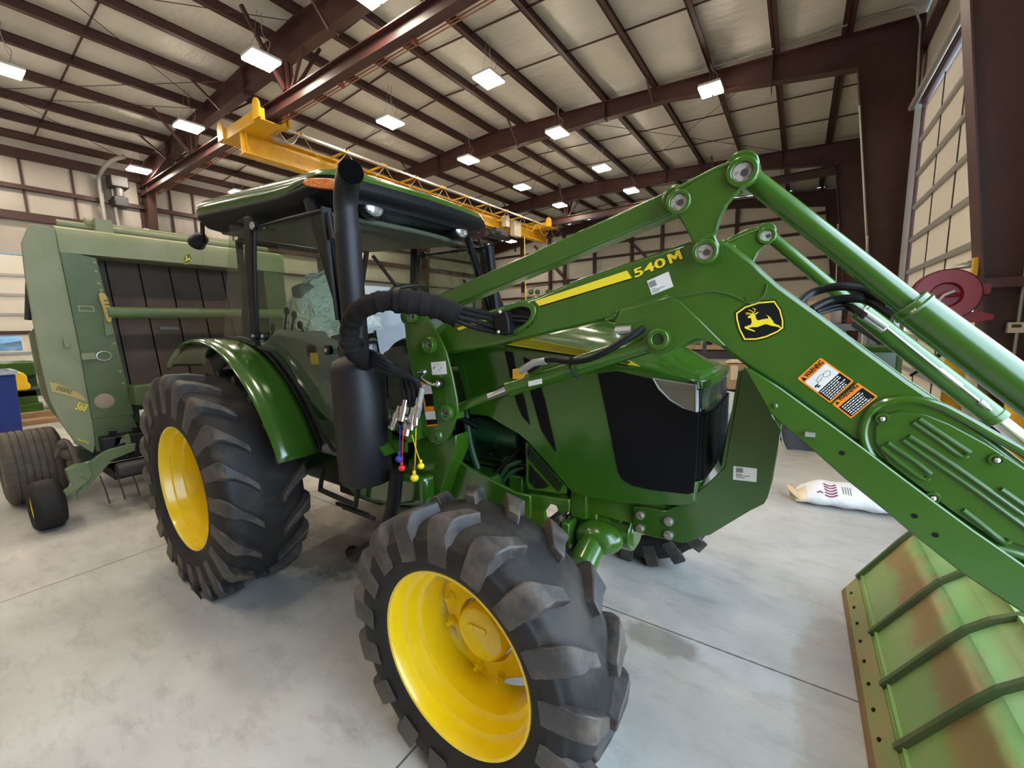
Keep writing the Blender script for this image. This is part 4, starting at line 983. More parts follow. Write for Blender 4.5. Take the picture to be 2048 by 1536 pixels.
# interior
b = MB(); b.box(-3.5, -2.0, 1.34, 2.60, 1.0, 1.06); b.box(-3.52, -3.3, 1.36, 2.58, 1.05, 1.66)
b.prism([PY(p, 1.40) for p in [(520, 690), (548, 660), (600, 668), (650, 690), (640, 760), (660, 850), (600, 790), (560, 720)]], (0, .16, 0))
b.build('cab_floor_and_console', 'inter', T, bevel=.03)
b = MB(); b.box(-3.05, -2.62, 1.70, 2.22, 1.42, 1.56); b.prism([(-3.05, 1.70, 1.50), (-2.93, 1.70, 1.52), (-3.06, 1.70, 2.10), (-3.2, 1.70, 2.08)], (0, .52, 0)); b.box(-2.98, -2.66, 1.58, 1.66, 1.68, 1.74); b.box(-2.95, -2.7, 1.80, 2.10, 1.06, 1.42); seat = b.build('seat', 'inter', T, bevel=.05, seg=3)
b = MB(); random.seed(5); rows = []
for i in range(15):
    row = []
    for j in range(13):
        u, v = i/14, j/12; x = -3.26+.62*u; y = 1.62+.70*v
        z = 1.66+(.44*math.exp(-((u-.2)/.32)**2)+.10)*math.sin(PI*min(1, max(0, v*1.0)))**.4+random.uniform(-.035, .035)
        row.append((x+random.uniform(-.015, .015), y+random.uniform(-.015, .015), z))
    rows.append(row)
b.grid(rows); b.build('plastic_seat_cover', 'film', seat, ang=20, solid=.003, label='crumpled clear plastic film')
swc = Vector((-2.28, 1.97, 1.93)); nrm = Vector((-.45, 0, .9)).normalized(); u_ = Vector((0, 1, 0)); v_ = nrm.cross(u_)
b = MB(); b.tube([swc+(u_*math.cos(t)+v_*math.sin(t))*.20 for t in [2*PI*k/32 for k in range(33)]], .016, 8, cap=False)
for a in (90, 210, 330):
    t = math.radians(a); b.cyl(swc, swc+(u_*math.cos(t)+v_*math.sin(t))*.2, .012, n=6)
b.cyl(swc-nrm*.02, swc+nrm*.02, .05, n=14); b.cyl(swc, swc-nrm*.3+Vector((.1, 0, -.1)), .035, n=10); b.build('steering_wheel', 'black', T)
b = MB(); b.box(-2.25, -2.02, 1.78, 2.16, 1.2, 1.78); b.box(-2.2, -2.1, 1.72, 2.2, 1.74, 1.86); b.build('dashboard', 'inter', T, bevel=.03)
for p, q in (((573, 622), (566, 690)), ((588, 630), (578, 690)), ((545, 655), (546, 690)), ((600, 650), (625, 700))):
    a, c = PY(p, 1.5), PY(q, 1.5); b = MB(); b.cyl(a, c, .008, n=8); b.sphere(a, .022, 12, (.8, .8, 1.3)); b.build('control_lever', 'black', T)
b = MB(); a = PY((628, 700), 1.42); b.box(a.x-.05, a.x+.06, 1.40, 1.46, a.z-.04, a.z+.03); b.build('black_connector', 'black', T)
b = MB(); a = PY((632, 712), 1.41); b.box(a.x-.03, a.x+.04, 1.39, 1.43, a.z-.05, a.z+.02); b.build('yellow_tag', 'cyellow', T)
# inside mirror clip / sun blind mount on the header
b = MB(); a = PY((805, 418), 1.9); b.box(a.x-.03, a.x+.03, 1.85, 1.95, a.z-.02, a.z+.03); b.tube(smooth_path([a+Vector((0, -.12, -.03)), a+Vector((0, -.05, 0)), a, a+Vector((0, .08, -.02)), a+Vector((0, .09, -.08))], 4), .007, 6); b.build('blind_bracket', 'black', T)
# ================================================================ LOADER (parts of the tractor)
YA = 1.43; DY = 1.08
def L_(pts, Y): return [PY(p, Y) for p in pts]
far_list = []
# mast
mast = [(807, 628), (818, 622), (838, 622), (849, 628), (877, 671), (892, 704), (904, 752), (913, 798), (916, 825), (910, 842), (901, 867), (892, 881), (878, 890), (862, 886), (842, 860), (838, 846), (831, 798), (825, 754), (812, 687), (809, 652)]
b = MB(); plate(b, mast, 1.385, .014); m1 = b.build('mast_plate', 'green', T, bevel=.004); 
b = MB(); plate(b, mast, 1.50, .014); m1b = b.build('mast_inner_plate', 'green', T, bevel=.004)
b = MB(); plate(b, [(836, 850), (884, 884), (911, 870), (911, 905), (890, 955), (875, 1005), (830, 1005), (822, 930)], 1.43, .10); m2 = b.build('mast_column', 'green', T, bevel=.006)
far_list += [m1, m1b, m2]
def pin(p, Y, par, ro=.034, ri=.021, boss=.02, m='green'):
    c = PY(p, Y); b = MB()
    b.lathe([(0, ro), (-boss, ro*.96), (-boss, ri), (-boss*.25, ri), (-boss*.25, .001)], c, 'Y', 28); o = b.build('pin_boss', m, par, bevel=.003)
    b = MB(); b.lathe([(-boss*.25, .001), (-boss*.25, ri*.98), (-boss*.25-.001, ri*.98), (-boss*.45, ri*.96), (-boss*.45, .001)], c, 'Y', 22); b.build('pin_end', 'pin', par)
    b = MB(); b.cyl(c+Vector((ri*.25, -boss*.45, -ri*.1)), c+Vector((ri*.25, -boss*.62, -ri*.1)), ri*.38, n=10); b.build('grease_nipple', 'dkgrey', par)
pin((862, 690), 1.385, m1, .040, .022, .028); pin((827, 633), 1.385, m1, .034, .02, .02); pin((895, 825), 1.385, m1, .040, .018, .022)
b = MB(); c = PY((879, 872), 1.385); b.sphere(c, .022, 14, (1, .9, 1.3)); b.build('lug_boss', 'green', m1)
ml = sticker('instruction_label', [(862, 725), (891, 722), (894, 748), (865, 750)], 1.384, m1)
b = MB(); random.seed(9)
for i in range(14):
    x, y = random.uniform(866, 887), random.uniform(727, 745); b.prism(L_([(x, y), (x+random.uniform(1, 4), y+random.uniform(-2, 2)), (x+2, y+2.5)], 1.3825), (0, -.0005, 0))
b.build('label_print', 'dots', ml)
w_ = sticker('warning_label', [(842, 763), (860, 765), (872, 846), (877, 850), (855, 853), (848, 812)], 1.384, m1, 'orange')
b = MB(); plate(b, [(844, 769), (861, 770), (865, 787), (847, 788)], 1.3825, -.0006); plate(b, [(850, 824), (870, 822), (872, 838), (852, 839)], 1.3825, -.0006); b.build('label_panel', 'white', w_)
b = MB(); plate(b, [(848, 789), (865, 788), (868, 812), (852, 813)], 1.3825, -.0006); plate(b, [(853, 840), (873, 839), (874, 848), (855, 850)], 1.3825, -.0006); b.build('label_text_block', 'ink', w_)
b = MB(); b.tube(smooth_path([PY((838, 746), 1.35), PY((847, 744), 1.33), PY((842, 754), 1.33), PY((850, 763), 1.33), PY((866, 769), 1.34), PY((876, 769), 1.34)], 5), .008, 8); b.sphere(PY((848, 744), 1.34), .014, 10); b.sphere(PY((876, 768), 1.34), .016, 10); b.build('locking_lever', 'chrome', m1)
b = MB(); b.cyl(PY((883, 766), 1.385), PY((878, 767), 1.35), .02, n=14); b.build('lever_grip', 'black', m1)
# arm
arm_top = [(866, 700), (872, 676), (892, 649), (917, 642), (960, 626), (1009, 610), (1038, 603), (1074, 593), (1150, 560), (1265, 521), (1330, 499), (1383, 481), (1448, 481), (1462, 488), (1508, 523), (1525, 540), (1560, 571), (1651, 636), (1742, 704), (1820, 761), (1898, 813), (1987, 878), (2048, 925), (2140, 1000)]
arm_bot = [(2140, 1215), (2048, 1130), (1950, 1062), (1872, 1005), (1727, 896), (1664, 850), (1560, 775), (1500, 738), (1470, 716), (1436, 690), (1395, 674), (1370, 682), (1350, 700), (1320, 709), (1290, 701), (1275, 690), (1250, 672), (1225, 648), (1211, 640), (1172, 650), (1067, 673), (984, 692), (907, 707), (890, 712)]
# pieces so that every prism stays simple
def prism_px(parts, Y, th, m, name, par, bev=.006, ang=35):
    b = MB()
    for p in parts: plate(b, p, Y, th)
    return b.build(name, m, par, bevel=bev, ang=ang)
arm = prism_px([arm_top+arm_bot], YA, .105, 'green', 'loader_arm', T, .012)
# lower flange strip of the arm
fl = [(1490, 738), (1500, 738), (1560, 775), (1664, 850), (1727, 896), (1872, 1005), (1950, 1062), (2048, 1130), (2140, 1215), (2140, 1300), (2048, 1228), (1925, 1148), (1820, 1065), (1781, 1031), (1690, 958), (1625, 900), (1578, 861), (1540, 827), (1512, 778)]
a2 = prism_px([fl], YA-.022, .15, 'green', 'arm_flange', T, .004)
# doubler plates
elbow = [(1229, 645), (1240, 620), (1290, 604), (1345, 592), (1365, 590), (1417, 583), (1440, 584), (1467, 591), (1501, 606), (1522, 598), (1530, 585), (1534, 566), (1528, 552), (1508, 524), (1462, 489), (1448, 482), (1380, 483), (1330, 500), (1265, 523), (1200, 546), (1205, 640)]
low = [(1211, 643), (1229, 645), (1240, 620), (1341, 591), (1362, 604), (1400, 640), (1428, 668), (1452, 692), (1440, 692), (1395, 676), (1370, 684), (1350, 702), (1320, 711), (1290, 703), (1275, 692), (1250, 674)]
prism_px([low], YA-.010, .012, 'green', 'elbow_doubler', arm, .004)
b = MB(); b.tube(smooth_path(L_([(1345, 594), (1365, 591), (1417, 583), (1440, 584), (1467, 591), (1501, 606), (1522, 598), (1530, 585), (1534, 568)], YA-.001), 4), .004, 6)
b.tube(smooth_path(L_([(1211, 640), (1228, 633), (1240, 620), (1290, 604), (1338, 592)], YA-.004), 6), [.005+.0015*math.sin(i*2) for i in range(25)], 6)
b.tube(smooth_path(L_([(1234, 643), (1270, 644), (1310, 628), (1342, 598)], YA-.010), 5), .0025, 6)
b.build('weld_bead', 'green', arm)
pin((1320, 678), YA-.010, arm, .036, .019, .03)
b = MB(); c = PY((1497, 597), YA-.001); b.cyl(c, c+Vector((0, -.006, 0)), .008, n=8); b.build('screw_plug', 'green', arm)
# hose opening with raised oval rim
oc = [(1063, 638)]
ov = [];  ovi = []
for i in range(36):
    t = 2*PI*i/36
    cx = 1040; dx = math.cos(t); dy = math.sin(t)
    ov.append(PY((1028+46*dx+6*dy*-1, 638+34*dy-12*dx), YA)); ovi.append(PY((1030+34*dx-4*dy, 638+22*dy-9*dx), YA))
b = MB(); b.ring(ov, ovi, (0, -.014, 0)); b.build('opening_rim', 'green', arm, bevel=.004)
b = MB(); b.prism(ovi, (0, -.0015, 0)); b.build('opening_shadow_well', 'ink', arm)
b = MB()
for (p, q) in (((1000, 630), (1064, 636)), ((1000, 638), (1066, 644)), ((1004, 658), (1058, 652))): b.cyl(PY(p, YA-.02), PY(q, YA+.002), .0075, n=8)
b.build('hose_run', 'black', arm)
b = MB(); b.prism(L_([(985, 634), (998, 620), (1010, 622), (1016, 640), (1018, 668), (1004, 672), (990, 660)], YA-.05), (0, .05, 0)); cl = b.build('hose_clamp', 'black', arm, bevel=.006)
b = MB()
for p in ((1000, 624), (997, 664)): c = PY(p, YA-.05); b.sphere(c, .008, 10)
b.build('clamp_bolt', 'zinc', cl)
# decals
ds = sticker('yellow_stripe', [(1070, 602), (1254, 541), (1264, 556), (1079, 612)], YA-.0008, arm, 'decaly')
b = MB(); plate(b, [(1079, 612), (1264, 556), (1265, 558), (1080, 614)], YA-.0006, -.001); b.build('stripe_edge', 'ink', ds)
sticker('yellow_stripe', [(914, 656), (945, 645), (985, 634), (988, 638), (950, 650), (918, 661)], YA-.0008, arm, 'decaly')
def px_text(name, s, p, q, hpx, Y, m, par, bold=0, sx=1.0, ext=.0006, up=None, off=.0022):
    """text whose baseline runs from pixel p toward q on plane Y"""
    a, c = PY(p, Y-off), PY(q, Y-off); u = up and (PY(up, Y-off)-a) or Vector((0, 0, 1))
    xd = c-a; cu = text(name, s, a, xd, u, 1.0, m, None, ext, bold/1.0, 1.0)
    # scale to run length
    xs_ = [ (Vector(v.co)-a).dot(xd.normalized()) for v in cu.data.vertices]; k = xd.length/(max(xs_)-min(xs_))
    h = (PY((p[0], p[1]-hpx), Y-off)-a).length; yd = (u-xd.normalized()*u.dot(xd.normalized())).normalized()
    ys_ = [(Vector(v.co)-a).dot(yd) for v in cu.data.vertices]; kh = h/(max(ys_)-min(ys_))
    for v in cu.data.vertices:
        d = Vector(v.co)-a; e = d.dot(xd.normalized())-min(xs_); g = d.dot(yd)-min(ys_); n = d-xd.normalized()*d.dot(xd.normalized())-yd*d.dot(yd)
        v.co = a+xd.normalized()*e*k+yd*g*kh+n
    if par: attach(cu, par)
    return cu
for (p_, q_, e_, m_, nm, o_) in (((1340, 528), (1366, 517), 0, 'decaly', 'model_letter', .0022), ((1340, 528), (1366, 517), 1, 'ink', 'model_letter_shadow', .0008)):
    A0_, A1_ = PY(p_, YA-o_), PY(q_, YA-o_); U_ = PY((p_[0]-7, p_[1]-18), YA-o_)-A0_; x_ = A1_-A0_; g_ = .06*e_
    b = MB(); b.prism([A0_+x_*u+U_*v for u, v in ((-g_, -g_), (-g_, 1+g_), (.27, 1+g_), (.5, .60), (.73, 1+g_), (1+g_, 1+g_), (1+g_, -g_), (.76-g_, -g_), (.76-g_, .55), (.58, .22), (.42, .22), (.24+g_, .55), (.24+g_, -g_))], (0, -.0006, 0)); b.build(nm, m_, arm)
for s_, p_, q_ in (('540', (1270, 556), (1333, 531)),):
    px_text('model_number', s_, p_, q_, 18, YA, 'decaly', arm, bold=.02, up=(p_[0]-6, p_[1]-17))
    px_text('model_number_shadow', s_, (p_[0]-1, p_[1]+1.5), (q_[0]+1.5, q_[1]+1.5), 20, YA, 'ink', arm, bold=.03, off=.0008, ext=.0003, up=(p_[0]-7, p_[1]-16))
bl = sticker('barcode_label', [(1294, 562), (1337, 543), (1347, 573), (1304, 590)], YA-.0006, arm)
b = MB()
for i in range(7): plate(b, [(1297+i*.6, 565+i*1.6), (1310+i*.6, 559+i*1.6), (1310.3+i*.6, 560+i*1.6), (1297.3+i*.6, 566+i*1.6)], YA-.002, -.0005)
for i, w_ in enumerate((8, 26, 14)): plate(b, [(1303+i*1.2, 579+i*2.8), (1303+w_+i*1.2, 579-w_*.4+i*2.8), (1303.4+w_+i*1.2, 580-w_*.4+i*2.8), (1303.4+i*1.2, 580+i*2.8)], YA-.002, -.0005)
b.build('label_print', 'dots', bl)
# leaping deer badge. outline points measured in the 5.12x enlargement of the area starting at (1380,580)
def badge(conv, par, th=(0, -.0008, 0), m1_='ink', m2_='decaly'):
    o1 = [(458, 228), (555, 160), (700, 112), (872, 98), (940, 200), (968, 310), (968, 395), (905, 442), (785, 498), (682, 522), (548, 524), (490, 410), (462, 300)]
    o2 = [(470, 236), (560, 171), (702, 124), (866, 110), (928, 203), (956, 312), (956, 390), (900, 432), (780, 486), (680, 510), (556, 511), (501, 403), (474, 298)]
    o3 = [(486, 244), (566, 185), (706, 139), (858, 127), (912, 207), (940, 314), (940, 380), (892, 419), (774, 471), (678, 494), (566, 496), (515, 398), (490, 298)]
    b = MB(); b.prism([conv(p, .0006) for p in o1], th); bd = b.build('badge', m1_, par)
    def sm(l): return smooth_loop([conv(p, .0016) for p in l], 1)
    b = MB(); b.ring(sm(o2), sm(o3), th); b.build('badge_border', m2_, bd)
    body = [(590, 282), (596, 270), (612, 262), (622, 248), (640, 243), (655, 240), (668, 250), (672, 275), (684, 305), (700, 312), (740, 300), (790, 293), (832, 296), (848, 315), (860, 340), (882, 352), (912, 362), (942, 392), (936, 396), (900, 378), (868, 372), (830, 366), (790, 352), (768, 350), (735, 362), (690, 380), (640, 380), (600, 388), (612, 396), (640, 406), (662, 416), (668, 428), (640, 422), (600, 408), (568, 396), (556, 384), (562, 376), (590, 366), (622, 354), (632, 330), (628, 302), (622, 288), (602, 288)]
    b = MB(); b.prism([conv(p, .0016) for p in body], th)
    b.prism([conv(p, .0016) for p in [(660, 246), (680, 232), (705, 224), (692, 240), (670, 250)]], th)
    b.prism([conv(p, .0016) for p in [(796, 298), (802, 280), (794, 266), (774, 253), (800, 262), (822, 280), (834, 298)]], th)
    for st in ([(640, 246), (655, 228), (668, 212), (660, 196), (640, 184)], [(648, 236), (640, 222), (620, 210), (598, 204)], [(644, 242), (618, 240), (592, 234), (568, 238)], [(630, 240), (606, 246), (578, 250)], [(664, 208), (668, 200), (664, 190)]):
        for i in range(len(st)-1):
            (x0, y0), (x1, y1) = st[i], st[i+1]; d = math.hypot(x1-x0, y1-y0); nx, ny = -(y1-y0)/d*4, (x1-x0)/d*4
            b.prism([conv((x0+nx, y0+ny), .0016), conv((x1+nx*.7, y1+ny*.7), .0016), conv((x1-nx*.7, y1-ny*.7), .0016), conv((x0-nx, y0-ny), .0016)], th)
    b.build('leaping_deer_emblem', m2_, bd); return bd
badge(lambda p, o: PY((1380+p[0]*.1953, 580+p[1]*.1953), YA-o), arm)
# warning stickers
def warn(q, par, panels):
    """q: 4 corner pixels TL,TR,BR,BL in the sticker's own frame (heading along TL->TR)"""
    def uv(u, v): 
        x = (q[0][0]*(1-u)+q[1][0]*u)*(1-v)+(q[3][0]*(1-u)+q[2][0]*u)*v; y = (q[0][1]*(1-u)+q[1][1]*u)*(1-v)+(q[3][1]*(1-u)+q[2][1]*u)*v; return (x, y)
    w = sticker('warning_label', [uv(.0, .03), uv(.04, 0), uv(.96, 0), uv(1, .03), uv(1, .97), uv(.96, 1), uv(.04, 1), uv(0, .97)], YA-.0006, par, 'orange')
    for m_, (u0, v0, u1, v1) in panels:
        b = MB(); plate(b, [uv(u0, v0), uv(u1, v0), uv(u1, v1), uv(u0, v1)], YA-.002, -.0005); pn = b.build('label_panel', m_, w)
        b = MB()
        if m_ == 'ink':
            n = 6
            for i in range(n):
                vv = v0+(v1-v0)*(i+.6)/(n+.4); e = u1-.05-random.uniform(0, .2); x = u0+.05
                while x < e:
                    wl = random.uniform(.04, .11); plate(b, [uv(x, vv), uv(min(x+wl, e), vv), uv(min(x+wl, e), vv+(v1-v0)*.07), uv(x, vv+(v1-v0)*.07)], YA-.0027, -.0004); x += wl+.025
            b.build('label_text', 'white', w)
        else:
            for st in ([(.2, .45), (.28, .35), (.42, .36), (.5, .3)], [(.55, .3), (.62, .42), (.75, .45), (.86, .35), (.8, .24), (.66, .24), (.55, .3)], [(.28, .35), (.3, .25), (.5, .2), (.66, .24)]):
                pts_ = [PY(uv(u0+(u1-u0)*a, v0+(v1-v0)*(b_*1.6)), YA-.0027) for a, b_ in st]; b.tube(pts_, .0006, 4)
            b.build('label_drawing', 'grey', w)
            b = MB()
            for st in ([(.12, .62), (.17, .72), (.15, .85)], [(.17, .72), (.24, .82)], [(.12, .62), (.22, .64)], [(.13, .60), (.08, .7)]):
                b.tube([PY(uv(u0+(u1-u0)*a, v0+(v1-v0)*b_), YA-.0027) for a, b_ in st], .0014, 5)
            b.build('falling_figure', 'ink', w)
    a = uv(.20, .155)
    px_text('warning_word', 'WARNING', uv(.22, .165), uv(.93, .165), 9, YA, 'ink', w, bold=.02, up=uv(.22, .02), off=.002)
    b = MB(); plate(b, [uv(.06, .165), uv(.19, .165), uv(.125, .04)], YA-.002, -.0005); b.build('alert_triangle', 'ink', w)
random.seed(4)
warn([(1594, 757), (1641, 715), (1708, 762), (1660, 806)], arm, [('white', (.05, .20, .95, .60)), ('ink', (.05, .60, .95, .96))])
warn([(1664, 808), (1715, 765), (1756, 793), (1702, 837)], arm, [('ink', (.05, .30, .95, .94))])
# pressed oval panel
def grooves(pts, r, name, m='green', Y=YA):
    b = MB(); b.tube(smooth_path(L_(pts, Y), 4), r, 8); return b
ovp = [(2140, 965), (2048, 905), (1985, 870), (1930, 838), (1880, 812), (1835, 800), (1790, 800), (1752, 812), (1732, 838), (1726, 868), (1735, 900), (1765, 940), (1820, 985), (1880, 1030), (1950, 1082), (2048, 1112), (2140, 1150)]
b = MB(); b.tube(smooth_path(L_(ovp, YA), 5), .011, 10); rb_ = b.build('pressed_rim', 'green', arm)
inn_ = [(2140, 1000), (2048, 935), (1975, 888), (1900, 848), (1850, 828), (1800, 822), (1765, 832), (1750, 855), (1750, 885), (1775, 925), (1840, 975), (1900, 1020), (1960, 1060), (2048, 1095), (2140, 1130)]
b = MB(); plate(b, inn_, YA-.006, .008); b.build('pressed_panel', 'green', arm, bevel=.006, seg=3)
b = MB()
for g in ([(1826, 845), (1880, 882), (1922, 912), (1935, 910)], [(1806, 880), (1870, 925), (1950, 980), (2048, 1052), (2140, 1120)], [(1762, 893), (1800, 925), (1845, 957), (1858, 955)], [(2002, 978), (2048, 1010), (2140, 1075)], [(1926, 1020), (1965, 1050), (2006, 1082), (2020, 1080)],
          [(1838, 838), (1905, 882), (1940, 905)], [(1818, 872), (1900, 925), (2048, 1030)], [(1775, 886), (1830, 922), (1862, 948)]):
    b.tube(smooth_path(L_(g, YA-.008), 4), .0055, 8)
b.build('pressed_groove', 'green', arm)
for p in ((1764, 837), (1992, 919), (1865, 995), (1662, 868)):
    c = PY(p, YA-.006); b = MB(); b.lathe([(0, .016), (-.006, .014), (-.006, .009), (-.002, .008), (-.002, .001)], c, 'Y', 18); o_ = b.build('bolt_well', 'green', arm)
    b = MB(); b.sphere(c+Vector((0, -.006, 0)), .007, 10); b.build('bolt_head', 'zinc', arm)
for p in ((1684, 906), (1829, 1032), (1871, 1070), (1626, 872)):
    c = PY(p, YA-.0225); b = MB(); b.cyl(c, c+Vector((0, -.0008, 0)), .0065, n=12); b.build('flange_hole', 'ink', a2)
c = PY((1550, 812), YA-.022); b = MB(); b.sphere(c, .009, 10); b.build('flange_bolt', 'green', a2)
c = PY((1620, 868), YA-.022); b = MB(); b.box(c.x-.012, c.x+.012, c.y-.012, c.y, c.z-.006, c.z+.006); b.build('flange_bracket', 'galv', a2)
# bellcrank lever plates
lev = [(1334, 402), (1338, 388), (1350, 380), (1364, 376), (1388, 360), (1415, 344), (1440, 334), (1462, 327), (1484, 320), (1502, 325), (1512, 337), (1514, 352), (1506, 366), (1490, 374), (1475, 382), (1457, 403), (1446, 422), (1438, 440), (1433, 459), (1431, 474), (1438, 488), (1437, 506), (1428, 519), (1412, 526), (1396, 521), (1387, 506), (1386, 487), (1375, 464), (1358, 435), (1342, 420)]
b = MB(); plate(b, lev, 1.385, .016); l1 = b.build('bellcrank_plate', 'green', T, bevel=.005)
b = MB(); plate(b, lev, 1.545, .016); l2 = b.build('bellcrank_plate', 'green', T, bevel=.005)
for p, ro, ri in (((1358, 405), .037, .024), ((1485, 345), .042, .026), ((1411, 504), .037, .023)): pin(p, 1.385, l1, ro, ri, .014)
b = MB(); b.tube(smooth_path(L_([(1352, 380), (1388, 360), (1440, 334), (1472, 325)], 1.387), 4), .006, 6); b.tube(smooth_path(L_([(1478, 380), (1457, 403), (1446, 422), (1438, 440), (1430, 466), (1418, 474), (1396, 484)], 1.387), 4), [.006+.001*math.sin(i*2.2) for i in range(25)], 6); b.build('weld_bead', 'green', l1)
b = MB()
for p in ((1358, 405), (1485, 345), (1411, 504)): b.cyl(PY(p, 1.385), PY(p, 1.385)+Vector((0, .176, 0)), .022, n=16)
b.build('lever_pins', 'zinc', T)
# tilt link
a, c = PY((828, 633), 1.475), PY((1358, 405), 1.475)
b = MB(); b.beam(a, c, .085, .075, (0, 0, 1)); b.cyl(a+Vector((0, -.06, 0)), a+Vector((0, .05, 0)), .038, n=18); b.cyl(c+Vector((0, -.06, 0)), c+Vector((0, .06, 0)), .042, n=18); tl = b.build('tilt_link', 'green', T, bevel=.008)
# lift cylinder
a, c = PY((895, 825), 1.45), PY((1320, 678), 1.45); d = (c-a).normalized()
pe = PY((1020, 776), 1.45); ps = PY((980, 792), 1.45)
b = MB(); b.cyl(pe, c-d*.02, .037, n=28); b.cyl(pe, pe+d*.03, .039, n=28); b.cyl(a, ps, .022, n=18); b.cyl(a+Vector((0, -.04, 0)), a+Vector((0, .04, 0)), .032, n=18); b.cyl(c+Vector((0, -.045, 0)), c+Vector((0, .045, 0)), .038, n=18); b.box(a.x-.0, a.x+.08, a.y-.03, a.y+.03, a.z-.02, a.z+.03); lc = b.build('lift_cylinder', 'green', T)
b = MB(); b.cyl(ps, pe+d*.01, .021, n=18); b.build('chrome_rod', 'chrome', lc)
b = MB(); b.tube(smooth_path([PY((1058, 742), 1.40), PY((1095, 719), 1.38), PY((1135, 722), 1.38), PY((1175, 718), 1.38), PY((1220, 698), 1.38), PY((1262, 672), 1.40), PY((1290, 655), 1.43)], 6), .0125, 10); b.build('cylinder_hose', 'black', lc)
b = MB(); b.tube([PY((1042, 742), 1.40), PY((1068, 726), 1.385), PY((1092, 721), 1.38)], [.016, .016, .014], 10); b.cyl(PY((1232, 662), 1.42), PY((1262, 660), 1.42), .016, n=8); b.cyl(PY((1232, 662), 1.42), PY((1235, 676), 1.42), .013, n=6); b.build('hose_fitting', 'galv', lc)
b = MB(); b.tube([PY((1142, 714), 1.37), PY((1140, 735), 1.395), PY((1148, 748), 1.40), PY((1158, 756), 1.41)], .005, 6); b.build('cable_tie', 'black', lc)
c2 = PY((1038, 748), 1.43); b = MB(); b.box(c2.x-.025, c2.x+.03, 1.42, 1.46, c2.z-.02, c2.z+.02); b.build('yellow_port_block', 'cyellow', lc)
b = MB(); plate(b, [(1056, 763), (1083, 757), (1084, 767), (1057, 773)], 1.410, .002); b.build('cylinder_label', 'white', lc)
# bucket (tilt) cylinder
a = PY((1487, 345), 1.475); m_ = PY((1815, 607), 1.475); e_ = PY((2040, 775), 1.475); d = (e_-m_).normalized(); d0 = (m_-a).normalized()
far_end = PY((2005, 838), 2.54)-Vector((0, DY-.015, 0))
b = MB(); b.tube([a+d0*.02, m_+d*.02], [.029, .031], 28); b.cyl(a+Vector((0, -.06, 0)), a+Vector((0, .06, 0)), .045, n=20); 
L_bar = (far_end-m_).length
b.cyl(m_, m_+d*L_bar, .044, n=36); b.cyl(m_+d*(L_bar-.03), m_+d*L_bar, .047, n=36); tc = b.build('bucket_cylinder', 'green', T, bevel=.004)
b = MB(); b.cyl(m_+d*(L_bar-.01), m_+d*(L_bar+.42), .030, n=24); b.build('chrome_rod', 'chrome', tc)
b = MB(); s0 = m_+d*.05+Vector((0, -.045, .018)); b.tube([s0, m_+d*(L_bar*.5)+Vector((0, -.046, .012)), m_+d*(L_bar-.05)+Vector((0, -.046, .012))], .005, 8); b.cyl(m_+d*(L_bar-.10)+Vector((0, -.046, .012)), m_+d*(L_bar-.07)+Vector((0, -.046, .012)), .011, n=10); ln = b.build('steel_line', 'galv', tc)
b = MB(); c_ = m_+d*(L_bar*.66)+Vector((0, -.044, .016)); b.beam(c_-d*.05, c_+d*.05, .004, .018, (0, 0, 1)); b.build('white_label', 'white', tc)
b = MB(); q = m_+d*.02; b.tube([q+Vector((math.cos(t)*0, 0, 0))+(Vector((0, 1, 0))*math.cos(t)+d.cross(Vector((0, 1, 0)))*math.sin(t))*.042 for t in [2*PI*k/20 for k in range(21)]], .006, 6, cap=False); b.build('weld_bead', 'green', tc)
# far side copies
DV = (0, DY, 0)
for o in (m1, m1b, m2, a2, l1, l2, tl, lc): dup_part(o, DV, T)
tf = dup_part(tc, DV, T)
for c_ in list(tf.children):
    if c_.name.startswith(('steel_line', 'white_label')): pass
for c_ in list(tc.children):
    if c_.name.startswith(('steel_line', 'white_label')): bpy.data.objects.remove(c_)
b = MB(); q = m_+d*.40; b.cyl(q, q+d*.03, .049, n=36, cap=False); b.cyl(q+d*.035, q+d*.04, .048, n=36); b.build('clamp_band', 'black', tc)
fa = arm.copy(); C.objects.link(fa); fa.parent = T; fa.matrix_parent_inverse = arm.matrix_parent_inverse.copy(); fa.location = Vector(arm.location)+Vector(DV)
# cross tube between the arms
b = MB(); c = PY((1700, 880), YA+.05); b.cyl((c.x+.02, YA+.1, c.z), (c.x+.02, YA+DY, c.z), .06, n=20); b.build('cross_tube', 'green', T)
# hoses arching over between arm and cylinder
for pts_, r_ in (([(1598, 606), (1625, 585), (1680, 573), (1735, 582), (1780, 608)], .0125), ([(1622, 620), (1660, 602), (1710, 597), (1745, 605), (1790, 635)], .0125), ([(1632, 624), (1670, 612), (1700, 612), (1730, 630)], .007), ([(1636, 628), (1680, 617), (1710, 622), (1725, 634)], .006)):
    b = MB(); n_ = len(pts_); b.tube(smooth_path([PY(p, YA+.13+.05*(1 if 0 < i < n_-1 else 0)) for i, p in enumerate(pts_)], 6), r_, 10); b.build('arm_hose', 'black', T)
b = MB(); c = PY((1722, 632), 2.38); b.cyl(c, c+Vector((.08, 0, -.065)), .014, n=10); b.build('hose_fitting', 'galv', T); b = MB(); b.cyl(c+Vector((0, -.05, .02)), c+Vector((.08, -.05, -.05)), .012, n=10); b.build('hose_fitting', 'galv', T)
